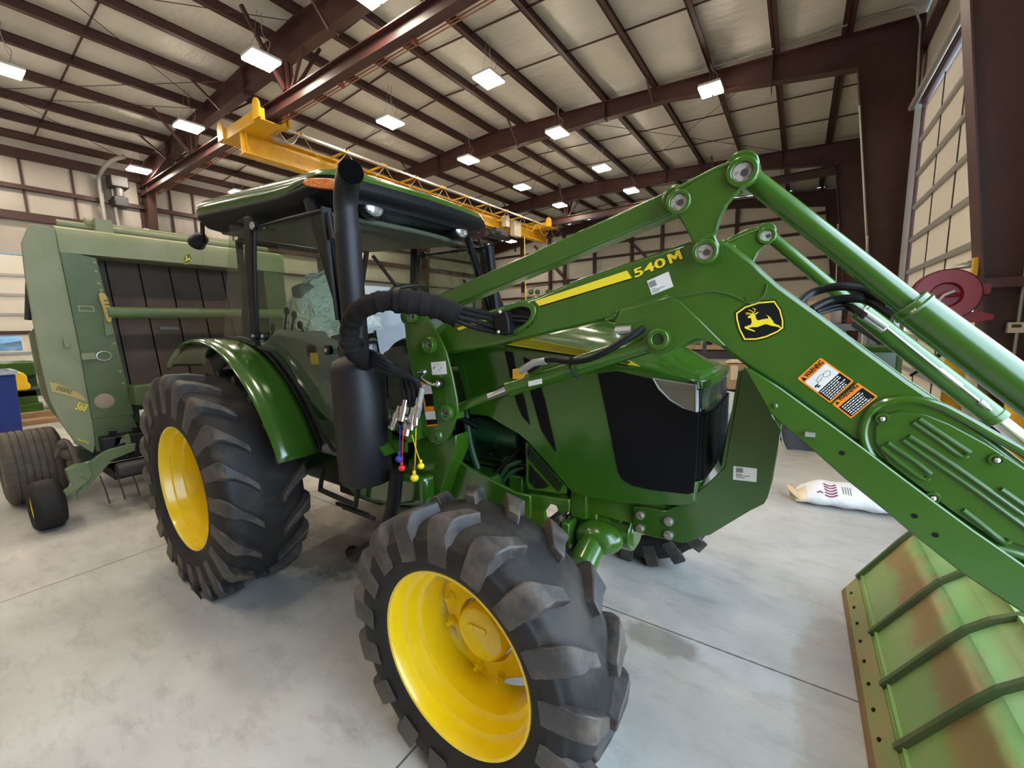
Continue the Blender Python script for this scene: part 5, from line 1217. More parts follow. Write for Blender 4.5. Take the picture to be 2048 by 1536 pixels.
# ---- bucket, tipped forward with its edge on the floor
prof = [(.336, .012), (.352, .04), (.40, .12), (.49, .268), (.575, .41), (.625, .485), (.69, .552), (.76, .60), (.86, .64), (.98, .655), (1.10, .63), (1.22, .57)]
BY0, BY1 = .76, 3.20
b = MB(); th_ = .012
outer = [Vector((x, 0, z)) for x, z in prof]
inner_ = [Vector((x+.014, 0, z-.010 if i > 3 else z)) for i, (x, z) in enumerate(prof)]
for i in range(len(outer)-1):
    q = [outer[i], outer[i+1], inner_[i+1], inner_[i]]; b.prism([(p.x, BY0, p.z) for p in q], (0, BY1-BY0, 0))
bk = b.build('bucket', 'bucket', T, ang=50)
for y in (BY0, BY1-.012):
    b = MB(); lp = [(p.x+.01, y, p.z-.004) for p in outer[1:]]+[(1.45, y, .30), (1.38, y, .06), (1.2, y, .01), (.5, y, .02)]; b.prism(lp, (0, .012, 0)); b.build('side_plate', 'bucket', bk)
b = MB(); b.prism([(x-.010, BY0, z) for x, z in ((.335, .003), (.404, .122), (.424, .112), (.350, .003))], (0, BY1-BY0, 0)); ce = b.build('cutting_edge', 'edge', bk, bevel=.002, label='rust-edged bolted cutting edge')
b = MB(); b.prism([(x, BY0+.01, z) for x, z in ((.322, .003), (.337, .030), (.345, .026), (.335, .003))], (0, BY1-BY0-.02, 0)); b.build('rusty_lip', 'rust', ce)
b = MB()
for k in range(16):
    y = BY1-.12-k*.155; c = Vector((.358, y, .065)); n = Vector((-.87, 0, .5)); b.cyl(c+n*-.01, c+n*.0035, .0085, n=10)
b.build('edge_bolt_holes', 'ink', ce)
def off_n(i):
    a_, b_ = prof[max(i-1, 0)], prof[min(i+1, len(prof)-1)]; d_ = Vector((b_[0]-a_[0], 0, b_[1]-a_[1])).normalized(); return Vector((-d_.z, 0, d_.x))
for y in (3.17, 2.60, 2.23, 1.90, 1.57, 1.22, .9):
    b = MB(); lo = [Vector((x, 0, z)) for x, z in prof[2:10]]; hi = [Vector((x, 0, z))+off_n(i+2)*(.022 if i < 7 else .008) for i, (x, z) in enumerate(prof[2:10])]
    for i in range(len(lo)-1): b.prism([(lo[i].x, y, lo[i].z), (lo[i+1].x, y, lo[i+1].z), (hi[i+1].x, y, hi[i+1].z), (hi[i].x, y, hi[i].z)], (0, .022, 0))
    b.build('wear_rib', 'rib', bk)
b = MB(); b.box(.74, .765, BY0+.1, BY1-.1, .59, .612); b.box(.405, .418, BY0+.02, BY1-.02, .128, .150); b.build('seam_ridge', 'bucket', bk)
for y in (YA, YA+DY):
    b = MB(); b.prism([(.93, y-.02, .60), (1.05, y-.02, .64), (1.1, y-.02, .80), (1.0, y-.02, .90)], (0, .015, 0)); b.prism([(.93, y+.11, .60), (1.05, y+.11, .64), (1.1, y+.11, .80), (1.0, y+.11, .90)], (0, .015, 0)); b.build('bucket_bracket', 'green', bk)
# ================================================================ ROUND BALER behind the tractor
BX = -5.73
BL = thing('round_baler', 'faded green round hay baler with brown belts standing behind the tractor', 'baler', (-6.9, YC, 0))
b = MB(); b.box(-8.6, BX-.4, 1.12, 2.85, .75, 2.60); b.build('bale_chamber', 'bdark', BL, bevel=.03)
b = MB(); tp = [(BX, 2.53), (BX, 2.70), (BX-.03, 2.76), (BX-.12, 2.79), (BX-.9, 2.80), (BX-.9, 2.53)]
b.prism([(x, .93, z) for x, z in tp], (0, 2.08, 0)); tb = b.build('top_beam', 'bpale', BL, bevel=.004)
b = MB(); b.cyl((BX-.35, 1.0, 2.86), (BX-.35, 2.98, 2.86), .035, n=12); b.cyl((BX-.5, 1.25, 2.92), (BX-.5, 2.98, 2.92), .03, n=12); b.box(BX-.6, BX-.2, 1.25, 1.38, 2.8, 2.93); b.cyl((BX-.35, 1.2, 2.9), (BX-.35, 1.36, 2.9), .05, n=12); b.build('top_rods', 'bpale', BL)
# left front panel, bottom leaning forward
def bp(p, X=BX): return PX(p, X)
b = MB(); b.prism([bp(p) for p in [(119, 500), (193, 516), (214, 600), (233, 680), (262, 800), (268, 830), (184, 838), (160, 700)]], (-.28, 0, 0)); fp = b.build('front_panel', 'bdark', BL, bevel=.004)
b = MB(); b.prism([bp(p, BX-.005) for p in [(184, 826), (262, 826), (300, 905), (192, 903)]], (-.35, 0, 0)); b.build('lower_panel', 'bdark', BL, bevel=.004)
b = MB()
for p in ((188, 525), (192, 543), (197, 567), (202, 580), (228, 687), (240, 743), (246, 766)): c = bp(p); b.cyl(c, c+Vector((.008, 0, 0)), .012, n=8)
b.build('panel_bolts', 'bpale', fp)
b = MB(); b.prism([bp(p, BX+.02) for p in [(198, 580), (209, 588), (222, 640), (228, 668), (212, 672), (206, 630)]], (-.03, 0, 0)); b.build('hinge_cover', 'bgreen', fp)
b = MB(); b.prism([bp(p, BX+.05) for p in smooth_loop([Vector((197, 588, 0)), Vector((211, 588, 0)), Vector((220, 612, 0)), Vector((223, 642, 0)), Vector((214, 642, 0)), Vector((206, 615, 0))], 2) for p in [(p[0], p[1])]], (-.03, 0, 0)); yg = b.build('yellow_gauge', mat('dull_yellow', (.45, .33, .07), .6), fp)
b = MB()
for k in range(5): b.prism([bp((208+k*2.4, 600+k*8), BX+.055), bp((219+k*1.1, 600+k*8), BX+.055), bp((219+k*1.1, 602+k*8), BX+.055), bp((208+k*2.4, 602+k*8), BX+.055)], (-.003, 0, 0))
b.build('gauge_marks', 'dkgrey', yg)
b = MB(); b.ring([bp(p) for p in [(155, 611), (187, 612), (190, 624), (157, 623)]], [bp(p) for p in [(159, 613.5), (184, 614.5), (186, 621.5), (160, 620.5)]], (.004, 0, 0)); b.build('label_frame', 'bpale', fp)
b = MB(); b.tube([bp((208, 712))+Vector((.005, math.cos(t)*.055, math.sin(t)*.045)) for t in [2*PI*k/20 for k in range(21)]], .006, 6, cap=False); b.build('round_gauge_ring', 'zinc', fp)
b = MB(); c = bp((209, 802)); b.lathe([(.002, .075), (.005, .07), (.006, .001)], c, 'X', 24); b.build('round_sticker', mat('dusty_sticker', (.32, .25, .19), .7), BL)
b = MB(); c = bp((176, 712)); b.box(c.x, c.x+.03, c.y-.05, c.y+.05, c.z-.035, c.z+.03); b.box(c.x, c.x+.02, c.y-.15, c.y-.11, c.z+.09, c.z+.18); b.build('latch', 'bpale', fp, bevel=.004)
# belts
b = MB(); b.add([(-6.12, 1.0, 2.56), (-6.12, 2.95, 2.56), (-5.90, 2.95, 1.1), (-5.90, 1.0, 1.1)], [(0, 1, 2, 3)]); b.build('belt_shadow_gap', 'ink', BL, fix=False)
for k in range(7):
    y0 = 1.04+k*.272
    b = MB(); b.prism([(-6.08, y0, 2.55), (-6.08, y0+.258, 2.55), (-5.80, y0+.258, 1.12), (-5.80, y0, 1.12)], (-.01, 0, 0)); b.build('belt', 'belt', BL)
b = MB(); c = PX((337, 656), -5.85); b.prism([PX(p, -5.88) for p in [(318, 653), (354, 654), (357, 660), (319, 659)]], (.02, 0, 0)); b.build('belt_lacing', 'grey', BL)
b = MB(); b.cyl((BX+.02, 1.19, 1.98), (BX+.02, 2.95, 1.98), .058, n=20); b.build('belt_roller', 'bgreen', BL)
b = MB(); b.box(BX+.02, BX+.25, 1.25, 2.95, 1.04, 1.24); b.build('lower_beam', 'bdark', BL, bevel=.01)
b = MB(); b.box(-6.1, BX-.03, 2.75, 3.01, .9, 2.54); b.build('front_panel', 'bdark', BL, bevel=.01)
# side shields (pale, flared outwards)
sh = [(110, 456), (58, 448), (43, 485), (50, 548), (66, 640), (85, 740), (100, 800), (122, 846), (150, 884), (187, 907), (192, 880), (160, 700), (121, 510)]
b = MB(); b.prism([bp(p, BX-.02) for p in sh], (-.05, 0, 0)); s_ = b.build('side_shield', 'bpale', BL, bevel=.006)
b = MB(); b.box(-8.3, BX-.5, 1.06, 1.10, 1.1, 2.66); b.build('side_shield_panel', 'bpale', BL, bevel=.01)
b = MB(); b.prism([PX(p, -6.5) for p in [(58, 668), (70, 655), (82, 690), (97, 760), (118, 838), (104, 824), (84, 790), (70, 730)]], (-.05, 0, 0)); b.build('rear_shield', 'bpale', BL)
b = MB(); b.cyl(PX((58, 565), -6.4), PX((56, 640), -6.4), .025, n=8); b.build('gate_strut', 'dkgrey', BL)
b = MB(); dpts = [(98, 763), (118, 768), (145, 779), (165, 791), (174, 803), (160, 799), (135, 791), (104, 783)]; b.prism([bp(p, BX-.018) for p in dpts], (.003, 0, 0)); dc = b.build('yellow_swoosh', mat('faded_decal', (.50, .36, .12), .6), s_)
def bx_text(name, s, p, q, hpx, m, par, X=BX-.012):
    a, c = PX(p, X), PX(q, X); cu = text(name, s, a, c-a, (0, 0, 1), 1.0, m, None, .001, .02)
    xd = (c-a); xn = xd.normalized(); up = Vector((0, 0, 1)); up = (up-xn*up.dot(xn)).normalized()
    xs_ = [(Vector(v.co)-a).dot(xn) for v in cu.data.vertices]; ys_ = [(Vector(v.co)-a).dot(up) for v in cu.data.vertices]
    h = (PX((p[0], p[1]-hpx), X)-a).length; k = xd.length/(max(xs_)-min(xs_)); kh = h/(max(ys_)-min(ys_))
    for v in cu.data.vertices:
        d = Vector(v.co)-a; e = d.dot(xn)-min(xs_); g = d.dot(up)-min(ys_); v.co = a+xn*e*k+up*g*kh+Vector((d.x, 0, 0))*0+Vector((.0015 if d.x > 0 else 0, 0, 0))
    attach(cu, par); return cu
bx_text('side_lettering', 'DEERE', (112, 779), (142, 787), 8, 'bdark', dc)
bx_text('model_number', '568', (149, 818), (170, 823), 15, 'decaly', s_, BX-.014)
bx_text('side_lettering', 'MegaWide', (152, 880), (176, 889), 5, 'decaly', s_, BX-.014)
badge(lambda p, o: PX((350+p[0]*.0345+6-8+2.5, 499+p[1]*.055+1), BX+.002+o*2), tb, (.002, 0, 0), 'bdark', 'decaly')
b = MB(); b.prism([bp(p, BX+.001) for p in [(401, 500), (410, 502), (418, 530), (408, 528)]], (.003, 0, 0)); b.build('worn_patch', 'bpale', tb)
# lower gear
b = MB(); b.box(-6.1, -5.55, .98, 2.9, .50, .75); b.box(-5.9, -5.45, 1.0, 2.9, .34, .42); b.build('pickup_frame', 'mattblack', BL, bevel=.01)
b = MB(); b.cyl((-5.42, 1.02, .44), (-5.42, 2.9, .44), .07, n=16); b.build('pickup_roller', 'dkgrey', BL)
b = MB()
for k in range(18):
    y = .90+k*.11; b.tube([(-5.45, y, .42), (-5.35, y+.005, .30), (-5.30, y+.01, .17)], .006, 5)
b.build('pickup_tines', 'dkgrey', BL)
b = MB(); b.prism([PX(p, -5.5) for p in [(222, 898), (272, 886), (270, 902), (225, 920), (195, 955), (155, 1000), (152, 990), (180, 950), (178, 925), (205, 905)]], (-.03, 0, 0)); b.prism([PX(p, -5.45) for p in [(134, 942), (152, 932), (178, 928), (186, 950), (176, 966), (156, 974), (138, 962)]], (-.12, 0, 0)); b.beam(PX((172, 958), -5.45), PX((118, 995), -5.5), .05, .06); b.build('gauge_wheel_arm', 'bgreen', BL, bevel=.006)
b = MB(); b.prism([PX(p, -5.55) for p in [(232, 876), (258, 868), (268, 906), (258, 912), (250, 884), (228, 892)]], (-.03, 0, 0)); b.prism([PX(p, -5.6) for p in [(218, 862), (234, 860), (236, 884), (222, 890)]], (-.01, 0, 0)); b.build('lift_bracket', 'bgreen', BL)
b = MB(); b.prism([PX(p, -5.58) for p in [(217, 862), (234, 861), (234, 886), (222, 888)]], (.004, 0, 0)); b.prism([PX(p, -5.58) for p in [(264, 856), (288, 852), (296, 890), (270, 900)]], (.004, 0, 0)); b.build('opening', 'ink', BL)
b = MB(); 
for p, r in (((128, 888), .05), ((142, 906), .07), ((150, 925), .06)): c = PX(p, -5.8); b.sphere(c, r, 12)
b.cyl(PX((112, 905), -6.0), PX((150, 905), -6.0), .06, n=12); b.tube(smooth_path([PX((125, 880), -5.8), PX((140, 890), -5.7), PX((155, 930), -5.6)], 4), .02, 6); b.build('drive_gear_cluster', 'drub', BL)
def plain_wheel(name, c, R, w, rr, mt, rim, par, ribs=0):
    b = MB(); x, y, z = c
    pr = [(0, rr), (-.01, rr+.02), (-.02, rr+(R-rr)*.6), (.0, R-.02), (.02, R-.004)]
    if ribs:
        for k in range(ribs):
            a0 = .02+(w-.04)*k/ribs; a1 = .02+(w-.04)*(k+.75)/ribs; a2 = .02+(w-.04)*(k+1)/ribs; pr += [(a0, R), (a1, R), (a1+.002, R-.012), (a2-.002, R-.012)]
    else: pr += [(.04, R), (w-.04, R)]
    pr += [(w-.02, R-.004), (w, R-.02), (w+.02, rr+(R-rr)*.6), (w+.01, rr+.02), (w, rr)]
    b.lathe(pr, (x, y, z), 'Y', 56); b.v = [(p[0], p[1], max(p[2], .003)) for p in b.v]; t = b.build(name, mt, par, fix=False, ang=40)
    b = MB(); b.lathe([(.0, rr+.004), (-.004, rr-.01), (.02, rr-.02), (.05, rr*.7), (.05, .06), (.02, .05), (.02, .001)], (x, y, z), 'Y', 32); b.build('rim', rim, t, fix=False)
    return t
plain_wheel('transport_wheel', (-6.78, .42, .385), .39, .40, .20, 'drub', 'grey', BL, 7)
plain_wheel('transport_wheel', (-6.78, 3.12, .385), .39, .40, .20, 'drub', 'grey', BL, 7)
plain_wheel('gauge_wheel', (-5.62, .47, .225), .228, .17, .12, 'rubber', 'yellow', BL)
b = MB(); b.box(-6.9, -6.6, .8, 3.1, .34, .48); b.box(-7.1, -6.4, 1.0, 2.9, .48, .8); b.build('axle', 'dgreen', BL)
b = MB(); b.box(BX-.1, -3.95, 1.9, 2.05, .50, .62); b.cyl((-4.15, YC, .48), (-4.15, YC, .66), .06, n=12); b.build('drawbar', 'bgreen', BL, bevel=.01)
b = MB(); b.prism([PX(p, -5.0) for p in [(278, 820), (305, 815), (310, 842), (282, 846)]], (.01, 0, 0)); b.build('paper_tag', 'bag', BL)

# ================================================================ THINGS AROUND THE SHED
# outside the low panes of the far-left door: trees and a parked car
b = MB(); random.seed(31); rows = []
for i in range(18):
    rows.append([(-30+random.uniform(-.5, .5), -12+j*.8, -.1+i*.45+(random.uniform(-.2, .2) if i else 0)) for j in range(40)])
b.grid(rows); o = struct(b.build('ground_hedge', mat('hazy_foliage', (.06, .10, .11), .8, noise=((.14, .20, .22), 2, .35, .6)), None, ang=10)); o['kind'] = 'stuff'; tag(o, 'blurred blue-green trees seen through the low panes of the far-left door', 'trees')
b = MB(); b.prism([(-26, y, z) for y, z in ((-2.6, .35), (1.9, .35), (1.9, .9), (1.2, 1.0), (.6, 1.5), (-1.2, 1.52), (-2.0, 1.05), (-2.6, .95))], (-1.7, 0, 0)); cr_ = b.build('parked_car', mat('pale_blue_car', (.25, .32, .36), .3), None, bevel=.12, seg=3); tag(cr_, 'pale car parked outside, seen through the low door panes', 'car')
for y in (-1.8, 1.1):
    b = MB(); b.cyl((-25.95, y, .33), (-26.15, y, .33), .33, n=20); b.build('car_wheel', 'rubber', cr_)
b = MB(); b.box(-34, XL-.3, -14, 22, -.25, -.01); struct(b.build('ground_left', 'floor'), 'pale ground outside the left door')
# blue bin, seat machine and timbers on the far left
def boxpx(b, p0, p1, X, dx, z0=None):
    a, c = PX(p0, X), PX(p1, X); b.box(X-dx, X, min(a.y, c.y), max(a.y, c.y), min(a.z, c.z) if z0 is None else z0, max(a.z, c.z))
b = MB(); X_ = -11.8; a = PX((26, 742), X_); y1, z1 = a.y, a.z
b.prism([(X_, y1-.02, 0), (X_, y1-1.3, 0), (X_, y1-1.34, z1-.06), (X_, y1+.02, z1-.06)], (-.9, 0, 0)); bn = b.build('blue_bin', 'blue', None, bevel=.01); tag(bn, 'tall blue plastic bin cut off by the left edge of the view', 'bin')
b = MB(); b.ring([(X_+.04, y1+.05, z1-.06), (X_+.04, y1-1.4, z1-.06), (X_-.94, y1-1.4, z1-.06), (X_-.94, y1+.05, z1-.06)], [(X_-.02, y1-.01, z1-.06), (X_-.02, y1-1.3, z1-.06), (X_-.88, y1-1.3, z1-.06), (X_-.88, y1-.01, z1-.06)], (0, 0, .07)); b.build('bin_rim', mat('pale_blue', (.35, .42, .55), .5), bn)
dm = thing('field_machine', 'low green farm machine with a yellow seat beyond the blue bin', 'farm machine', (-14.6, 1.5, 0))
b = MB(); boxpx(b, (-60, 728), (75, 752), -15.2, .8); b.build('seed_hopper', 'green', dm, bevel=.05)
b = MB(); boxpx(b, (-60, 754), (80, 790), -15.3, .5); b.box(-16, -14.5, -.5, 3.2, .42, .62); b.build('machine_frame', 'dgreen', dm, bevel=.02)
b = MB(); boxpx(b, (-60, 792), (78, 806), -14.5, .3); boxpx(b, (20, 812), (90, 828), -14.4, .4); b.build('step_rail', 'green', dm, bevel=.01)
b = MB(); c = PX((45, 772), -14.0); s0 = [(27, 744), (36, 742), (47, 746), (54, 752), (56, 764), (61, 768), (62, 776), (56, 780), (27, 782)]
b.prism([PX(p, -14.0) for p in s0], (-.45, 0, 0)); b.build('yellow_seat', 'seaty', dm, bevel=.06, seg=4)
b = MB(); b.cyl((-14.2, c.y, .6), (-14.2, c.y, c.z-.1), .05, n=10); b.build('seat_post', 'dkgrey', dm)
for k, (p0, p1, X_) in enumerate((((24, 830), (108, 842), -13.2), ((30, 846), (110, 858), -12.75), ((32, 856), (48, 868), -12.95))):
    b = MB(); a, c = PX(p0, X_), PX(p1, X_); b.box(X_-.14, X_, a.y, c.y+.4, max(.0, c.z), max(.1, a.z)); tag(b.build('timber', 'wood', None, bevel=.004), ['sawn timber beam on blocks beyond the baler, higher one', 'sawn timber beam nearer the baler wheel, lower one', 'short timber block beside the blue bin'][k], 'timber', 'timbers by the blue bin')
# heater and duct on the left wall
ht = thing('unit_heater', 'dark unit heater with pipes high on the left wall', 'heater', (-21.2, 4.9, 6.8))
b = MB(); b.box(-21.3, -20.7, 4.95, 5.45, 7.15, 7.55); b.build('heater_body', 'dkgrey', ht, bevel=.03)
b = MB(); b.box(-21.3, -20.8, 5.0, 5.4, 6.5, 6.85); b.build('control_box', 'dkgrey', ht, bevel=.03)
b = MB(); b.cyl((-20.9, 5.2, 6.85), (-20.9, 5.2, 7.2), .12, n=12); b.build('fan_guard', 'grey', ht)
b = MB(); b.tube(smooth_path([(-21.2, 4.75, 4.5), (-21.2, 4.75, 7.1), (-21.0, 4.8, 7.6), (-20.6, 5.0, 7.95), (-20.2, 5.3, 8.1)], 5), .07, 10); b.build('flue_pipe', 'galv', ht)
b = MB(); c = PX((292, 463), -21.2); b.box(c.x, c.x+.1, c.y-.08, c.y+.08, c.z-.1, c.z+.1); tag(b.build('alarm_box', 'white', None), 'small white box on the steel column above the baler', 'box')
# sack on the floor
sk = thing('feed_sack', 'white sack with a maroon flag print lying on the concrete', 'sack', tuple(PZ((1680, 1000), 0)))
A_, B_ = PZ((1590, 985), .06), PZ((1790, 1012), .06); ax = (B_-A_); axn = ax.normalized(); sd = Vector((-axn.y, axn.x, 0))
b = MB(); rows = []; Ls = ax.length; random.seed(11)
def sack_pt(u, v, off=0):
    w_ = .19*(1-abs(2*u-1)**5*.35); hgt = .105*(1-abs(2*u-1)**4*.75)
    t = 2*PI*v; return A_+ax*u+sd*(math.cos(t)*(w_+off))+Vector((0, 0, hgt*(.9+math.sin(t)*1.0)-.055+off*math.sin(t)+.006*math.sin(u*23+v*9)))
for i in range(25): rows.append([sack_pt(i/24, j/20) for j in range(20)])
b.grid(rows, closed=True); b.add(rows[0], [tuple(range(20))]); b.add(rows[-1], [tuple(range(20))]); b.v = [(x, y, max(.004, z)) for x, y, z in b.v]; b.build('sack_body', 'bag', sk, ang=70)
b = MB()
for k in range(5):
    ps = [sack_pt(.26+.02*k+.05*s*(1-.1*k)+.015*math.sin(s*5), .60+.035*k-.0*s, .004) for s in [q/8 for q in range(9)]]
    b.tube([sack_pt(.28+.12*s, .29+.034*k+.02*math.sin(s*PI), .003) for s in [q/8 for q in range(9)]], .0065, 5)
b.tube([sack_pt(.20+.06*s, .40+.01*math.sin(9*s), .003) for s in [q/8 for q in range(9)]], .005, 5)
b.build('flag_print', 'maroon', sk)
b = MB()
for k in range(4): b.tube([sack_pt(.46+.025*k, .32+.09*s, .003) for s in (0, .5, 1)], .003, 4)
b.build('printed_text', 'dots', sk)
b = MB(); e = sack_pt(0, .5); b.grid([[sack_pt(.10, v, .003) for v in [.25+.06*j for j in range(9)]], [sack_pt(.03, v, .004) for v in [.25+.06*j for j in range(9)]], [A_-axn*.06+sd*(-.14+.035*j)*-1+Vector((0, 0, .02+.02*(j % 2))) for j in range(9)]]); b.build('cream_tape', 'tape', sk, solid=.002)
# hose reel on the near column
rl = thing('hose_reel', 'red metal hose reel fixed to the near steel column', 'hose reel', tuple(PY((1893, 592), 5.70)))
c = PY((1893, 590), 5.70)
b = MB(); b.lathe([(0, .243), (.012, .246), (.012, .24), (.0, .235), (.004, .12), (.05, .105), (.05, .001)], c, 'Y', 48); b.build('reel_disc', 'red', rl, fix=False)
b = MB(); b.lathe([(.15, .243), (.162, .246), (.162, .06)], c, 'Y', 48); b.build('rear_disc', 'red', rl, fix=False)
b = MB(); b.cyl(c+Vector((0, .055, 0)), c+Vector((0, .15, 0)), .13, n=28); b.build('wound_hose', 'drub', rl)
b = MB(); b.tube([c+Vector((-.05, -.02, -.05)), c+Vector((-.02, -.03, .0)), c+Vector((.04, -.03, .03)), c+Vector((.05, .05, .02))], .014, 8); b.build('crank', 'galv', rl)
b = MB(); b.prism([c+Vector((.02, .05, -.2)), c+Vector((.24, .05, -.16)), c+Vector((.34, .05, -.2)), c+Vector((.34, .05, -.24)), c+Vector((.1, .05, -.29))], (0, .12, 0)); b.box(c.x+.2, c.x+.30, c.y+.05, c.y+.25, c.z+.0, c.z+.09); b.cyl(c, c+Vector((.3, .15, 0)), .02, n=8); b.build('reel_bracket', 'red', rl)
b = MB(); c = PY((1949, 534), 5.95); b.box(c.x-.02, c.x+.03, c.y-.02, c.y+.02, c.z-.09, c.z+.09); tag(b.build('yellow_hook', 'cyellow', None, bevel=.01), 'small yellow hook block above the red reel', 'hook')
b = MB(); c = PY((1935, 525), 6.3); b.lathe([(0, .04), (-.03, .11), (-.05, .12)], c, 'Z', 20); b.tube([c, c+Vector((.1, 0, .03)), Vector((XR+.02, c.y, c.z+.02))], .012, 6); tag(b.build('work_lamp_shade', 'galv', None), 'grey metal lamp shade above the red hose reel', 'lamp')
# thermostat
b = MB(); c = PY((2028, 655), 5.965); b.box(c.x-.055, c.x+.055, c.y-.05, c.y, c.z-.05, c.z+.05); th = tag(b.build('thermostat', 'cream', None, bevel=.004), 'small cream thermostat on the near steel column at the right edge', 'thermostat')
b = MB(); b.box(c.x-.03, c.x+.03, c.y-.053, c.y-.05, c.z+.0, c.z+.03); b.build('display', 'dkgrey', th)
# bollards
for k, (p, Y) in enumerate((((1907, 760), 7.6), ((2046, 790), 5.6))):
    c = PY(p, Y); b = MB(); b.cyl((c.x, c.y, .002), (c.x, c.y, 1.28 if k == 0 else 1.15), .10, n=24); b.sphere((c.x, c.y, 1.28 if k == 0 else 1.15), .10, 20, (1, 1, .4)); tag(b.build('bollard', 'cyellow', None), ['yellow steel bollard seen below the red reel', 'yellow bollard cut off by the right edge of the view'][k], 'bollard', 'yellow bollards')
# ladder-like grey steps by the door
# black bar + small clutter at the door
b = MB(); b.cyl(PY((1868, 718), 7.9), PY((1890, 700), 7.9), .03, n=8); b.cyl(PY((1820, 752), 7.9), PY((1836, 742), 7.9), .02, n=8); tag(b.build('door_bar', 'black', None), 'thin black bar slanting across the overhead door', 'bar')
# work bench and stacked goods beyond the hood
WB = thing('work_bench', 'long cluttered work bench along the floor beyond the tractor hood', 'bench', (-1.6, 9.3, 0))
def ybox(b, p0, p1, Y, dy, z0=None):
    a, c = PY(p0, Y), PY(p1, Y); b.box(min(a.x, c.x), max(a.x, c.x), Y, Y+dy, min(a.z, c.z) if z0 is None else z0, max(a.z, c.z))
b = MB(); ybox(b, (1290, 690), (1462, 700), 9.75, .9); b.build('bench_top', 'wood', WB, bevel=.01)
b = MB(); ybox(b, (1290, 700), (1475, 719), 9.8, .8); b.build('bench_apron', 'dkgrey', WB)
b = MB(); ybox(b, (1400, 719), (1412, 880), 9.85, .08, 0); ybox(b, (1300, 719), (1312, 880), 9.85, .08, 0); b.build('bench_leg', 'dkgrey', WB)
SH = thing('storage_rack', 'grey storage rack with shelves, seen between grille and guard plate', 'rack', (-.9, 8.9, 0))
for (y0, y1, m_) in ((782, 794, 'grey'), (826, 838, 'steel'), (843, 857, 'dkgrey'), (862, 870, 'card')):
    b = MB(); ybox(b, (1405, y0), (1540, y1), 8.9, .8); b.build('shelf', m_, SH, bevel=.004)
b = MB()
for p in (1405, 1535): a = PY((p, 800), 8.88); b.box(a.x-.03, a.x+.03, 8.85, 8.92, 0, 1.6)
b.build('rack_post', 'dkgrey', SH)
def ything(name, label, cat, p0, p1, Y, dy, m_, bev=.005, group=None, z0=None):
    if name in ('white_packet', 'red_toolbox', 'yellow_case') or p1 == (1660, 649): z0 = PY((1600, 650), 8.4).z+.012
    b = MB(); ybox(b, p0, p1, Y, dy, z0); o = b.build(name, m_, None, bevel=bev); return tag(o, label, cat, group)
o = ything('cardboard_box', 'plain brown cardboard box on the rack beside the headlamp', 'box', (1446, 728), (1502, 781), 8.95, .6, 'card', group='cardboard boxes')
b = MB(); a, c = PY((1462, 731), 8.949), PY((1475, 760), 8.949); b.box(a.x, c.x, 8.947, 8.949, c.z, a.z); b.build('box_tape', 'tape', o)
ything('metal_drawer', 'dark toolbox on the middle shelf of the rack', 'toolbox', (1442, 798), (1500, 825), 9.0, .5, 'mattblack')
ything('flat_package', 'flat tan package on top of the cardboard box', 'package', (1452, 722), (1500, 727), 9.0, .5, 'tape')
for k, (p0, p1, m_) in enumerate((((1408, 668), (1412, 690), 'white'), ((1414, 672), (1424, 690), 'black'), ((1426, 678), (1440, 690), 'bag'), ((1380, 670), (1398, 690), 'dgreen'))):
    ything('bench_item', ['thin white stand on the bench', 'small black case on the bench', 'small white bundle at the right end of the bench', 'green tin on the bench nearest the lift cylinder'][k], 'container', (p0[0], p0[1]-1), (p1[0], p1[1]-1), 9.78, .2, m_, .01)
# crumpled plastic wrapped roll under the rack
b = MB(); rows = []; random.seed(21)
c0 = PY((1446, 915), 7.6)
for i in range(13):
    t = i/12; r_ = .30*math.sin(PI*min(max(t, .06), .94))**.5
    rows.append([(c0.x-.5+1.0*t, c0.y+math.cos(2*PI*j/16)*r_*random.uniform(.85, 1.1), max(.004, .27+math.sin(2*PI*j/16)*r_*random.uniform(.8, 1.1))) for j in range(16)])
b.grid(rows, closed=True); tag(b.build('wrapped_bundle', 'film', None, ang=15), 'grey crumpled plastic wrapped bundle on the floor under the rack', 'bundle')
# dark green implement with a big grey disc
IM = thing('field_implement', 'dark green implement with a large grey disc wheel behind the loader arm', 'farm machine', (.35, 6.9, 0))
b = MB(); ybox(b, (1556, 740), (1665, 925), 7.0, 1.2); b.build('implement_body', 'dgreen', IM, bevel=.01)
c = PY((1695, 862), 6.55); b = MB(); b.lathe([(0, .70), (-.02, .71), (-.025, .695), (.02, .62), (.03, .42), (.02, .38)], c, 'Y', 56); b.build('disc_wheel', 'dkgrey', IM, fix=False)
b = MB(); b.lathe([(.0, .42), (-.02, .40), (-.03, .1), (-.03, .001)], c, 'Y', 40); b.build('disc_centre', 'tape', IM, fix=False)
b = MB(); b.tube([c+Vector((math.cos(t)*.705, -.02, math.sin(t)*.705)) for t in [2*PI*k/48 for k in range(49)]], .008, 6, cap=False); b.build('disc_edge', 'galv', IM)
b = MB(); ybox(b, (1555, 923), (1640, 943), 6.9, .2); b.build('ground_beam', 'tape', IM, bevel=.005)
b = MB(); c = PY((1700, 700), 7.2); b.box(c.x-.8, c.x+.55, 7.2, 7.9, .5, c.z+.05); b.build('implement_cover', 'green', IM, bevel=.08)
b = MB(); c = PY((1730, 640), 6.9); rows = []
b.tube([c+Vector((-.05, .3, 0)), c+Vector((.25, .25, -.25))], .10, 16); b.build('ribbed_duct', 'dkgrey', IM)
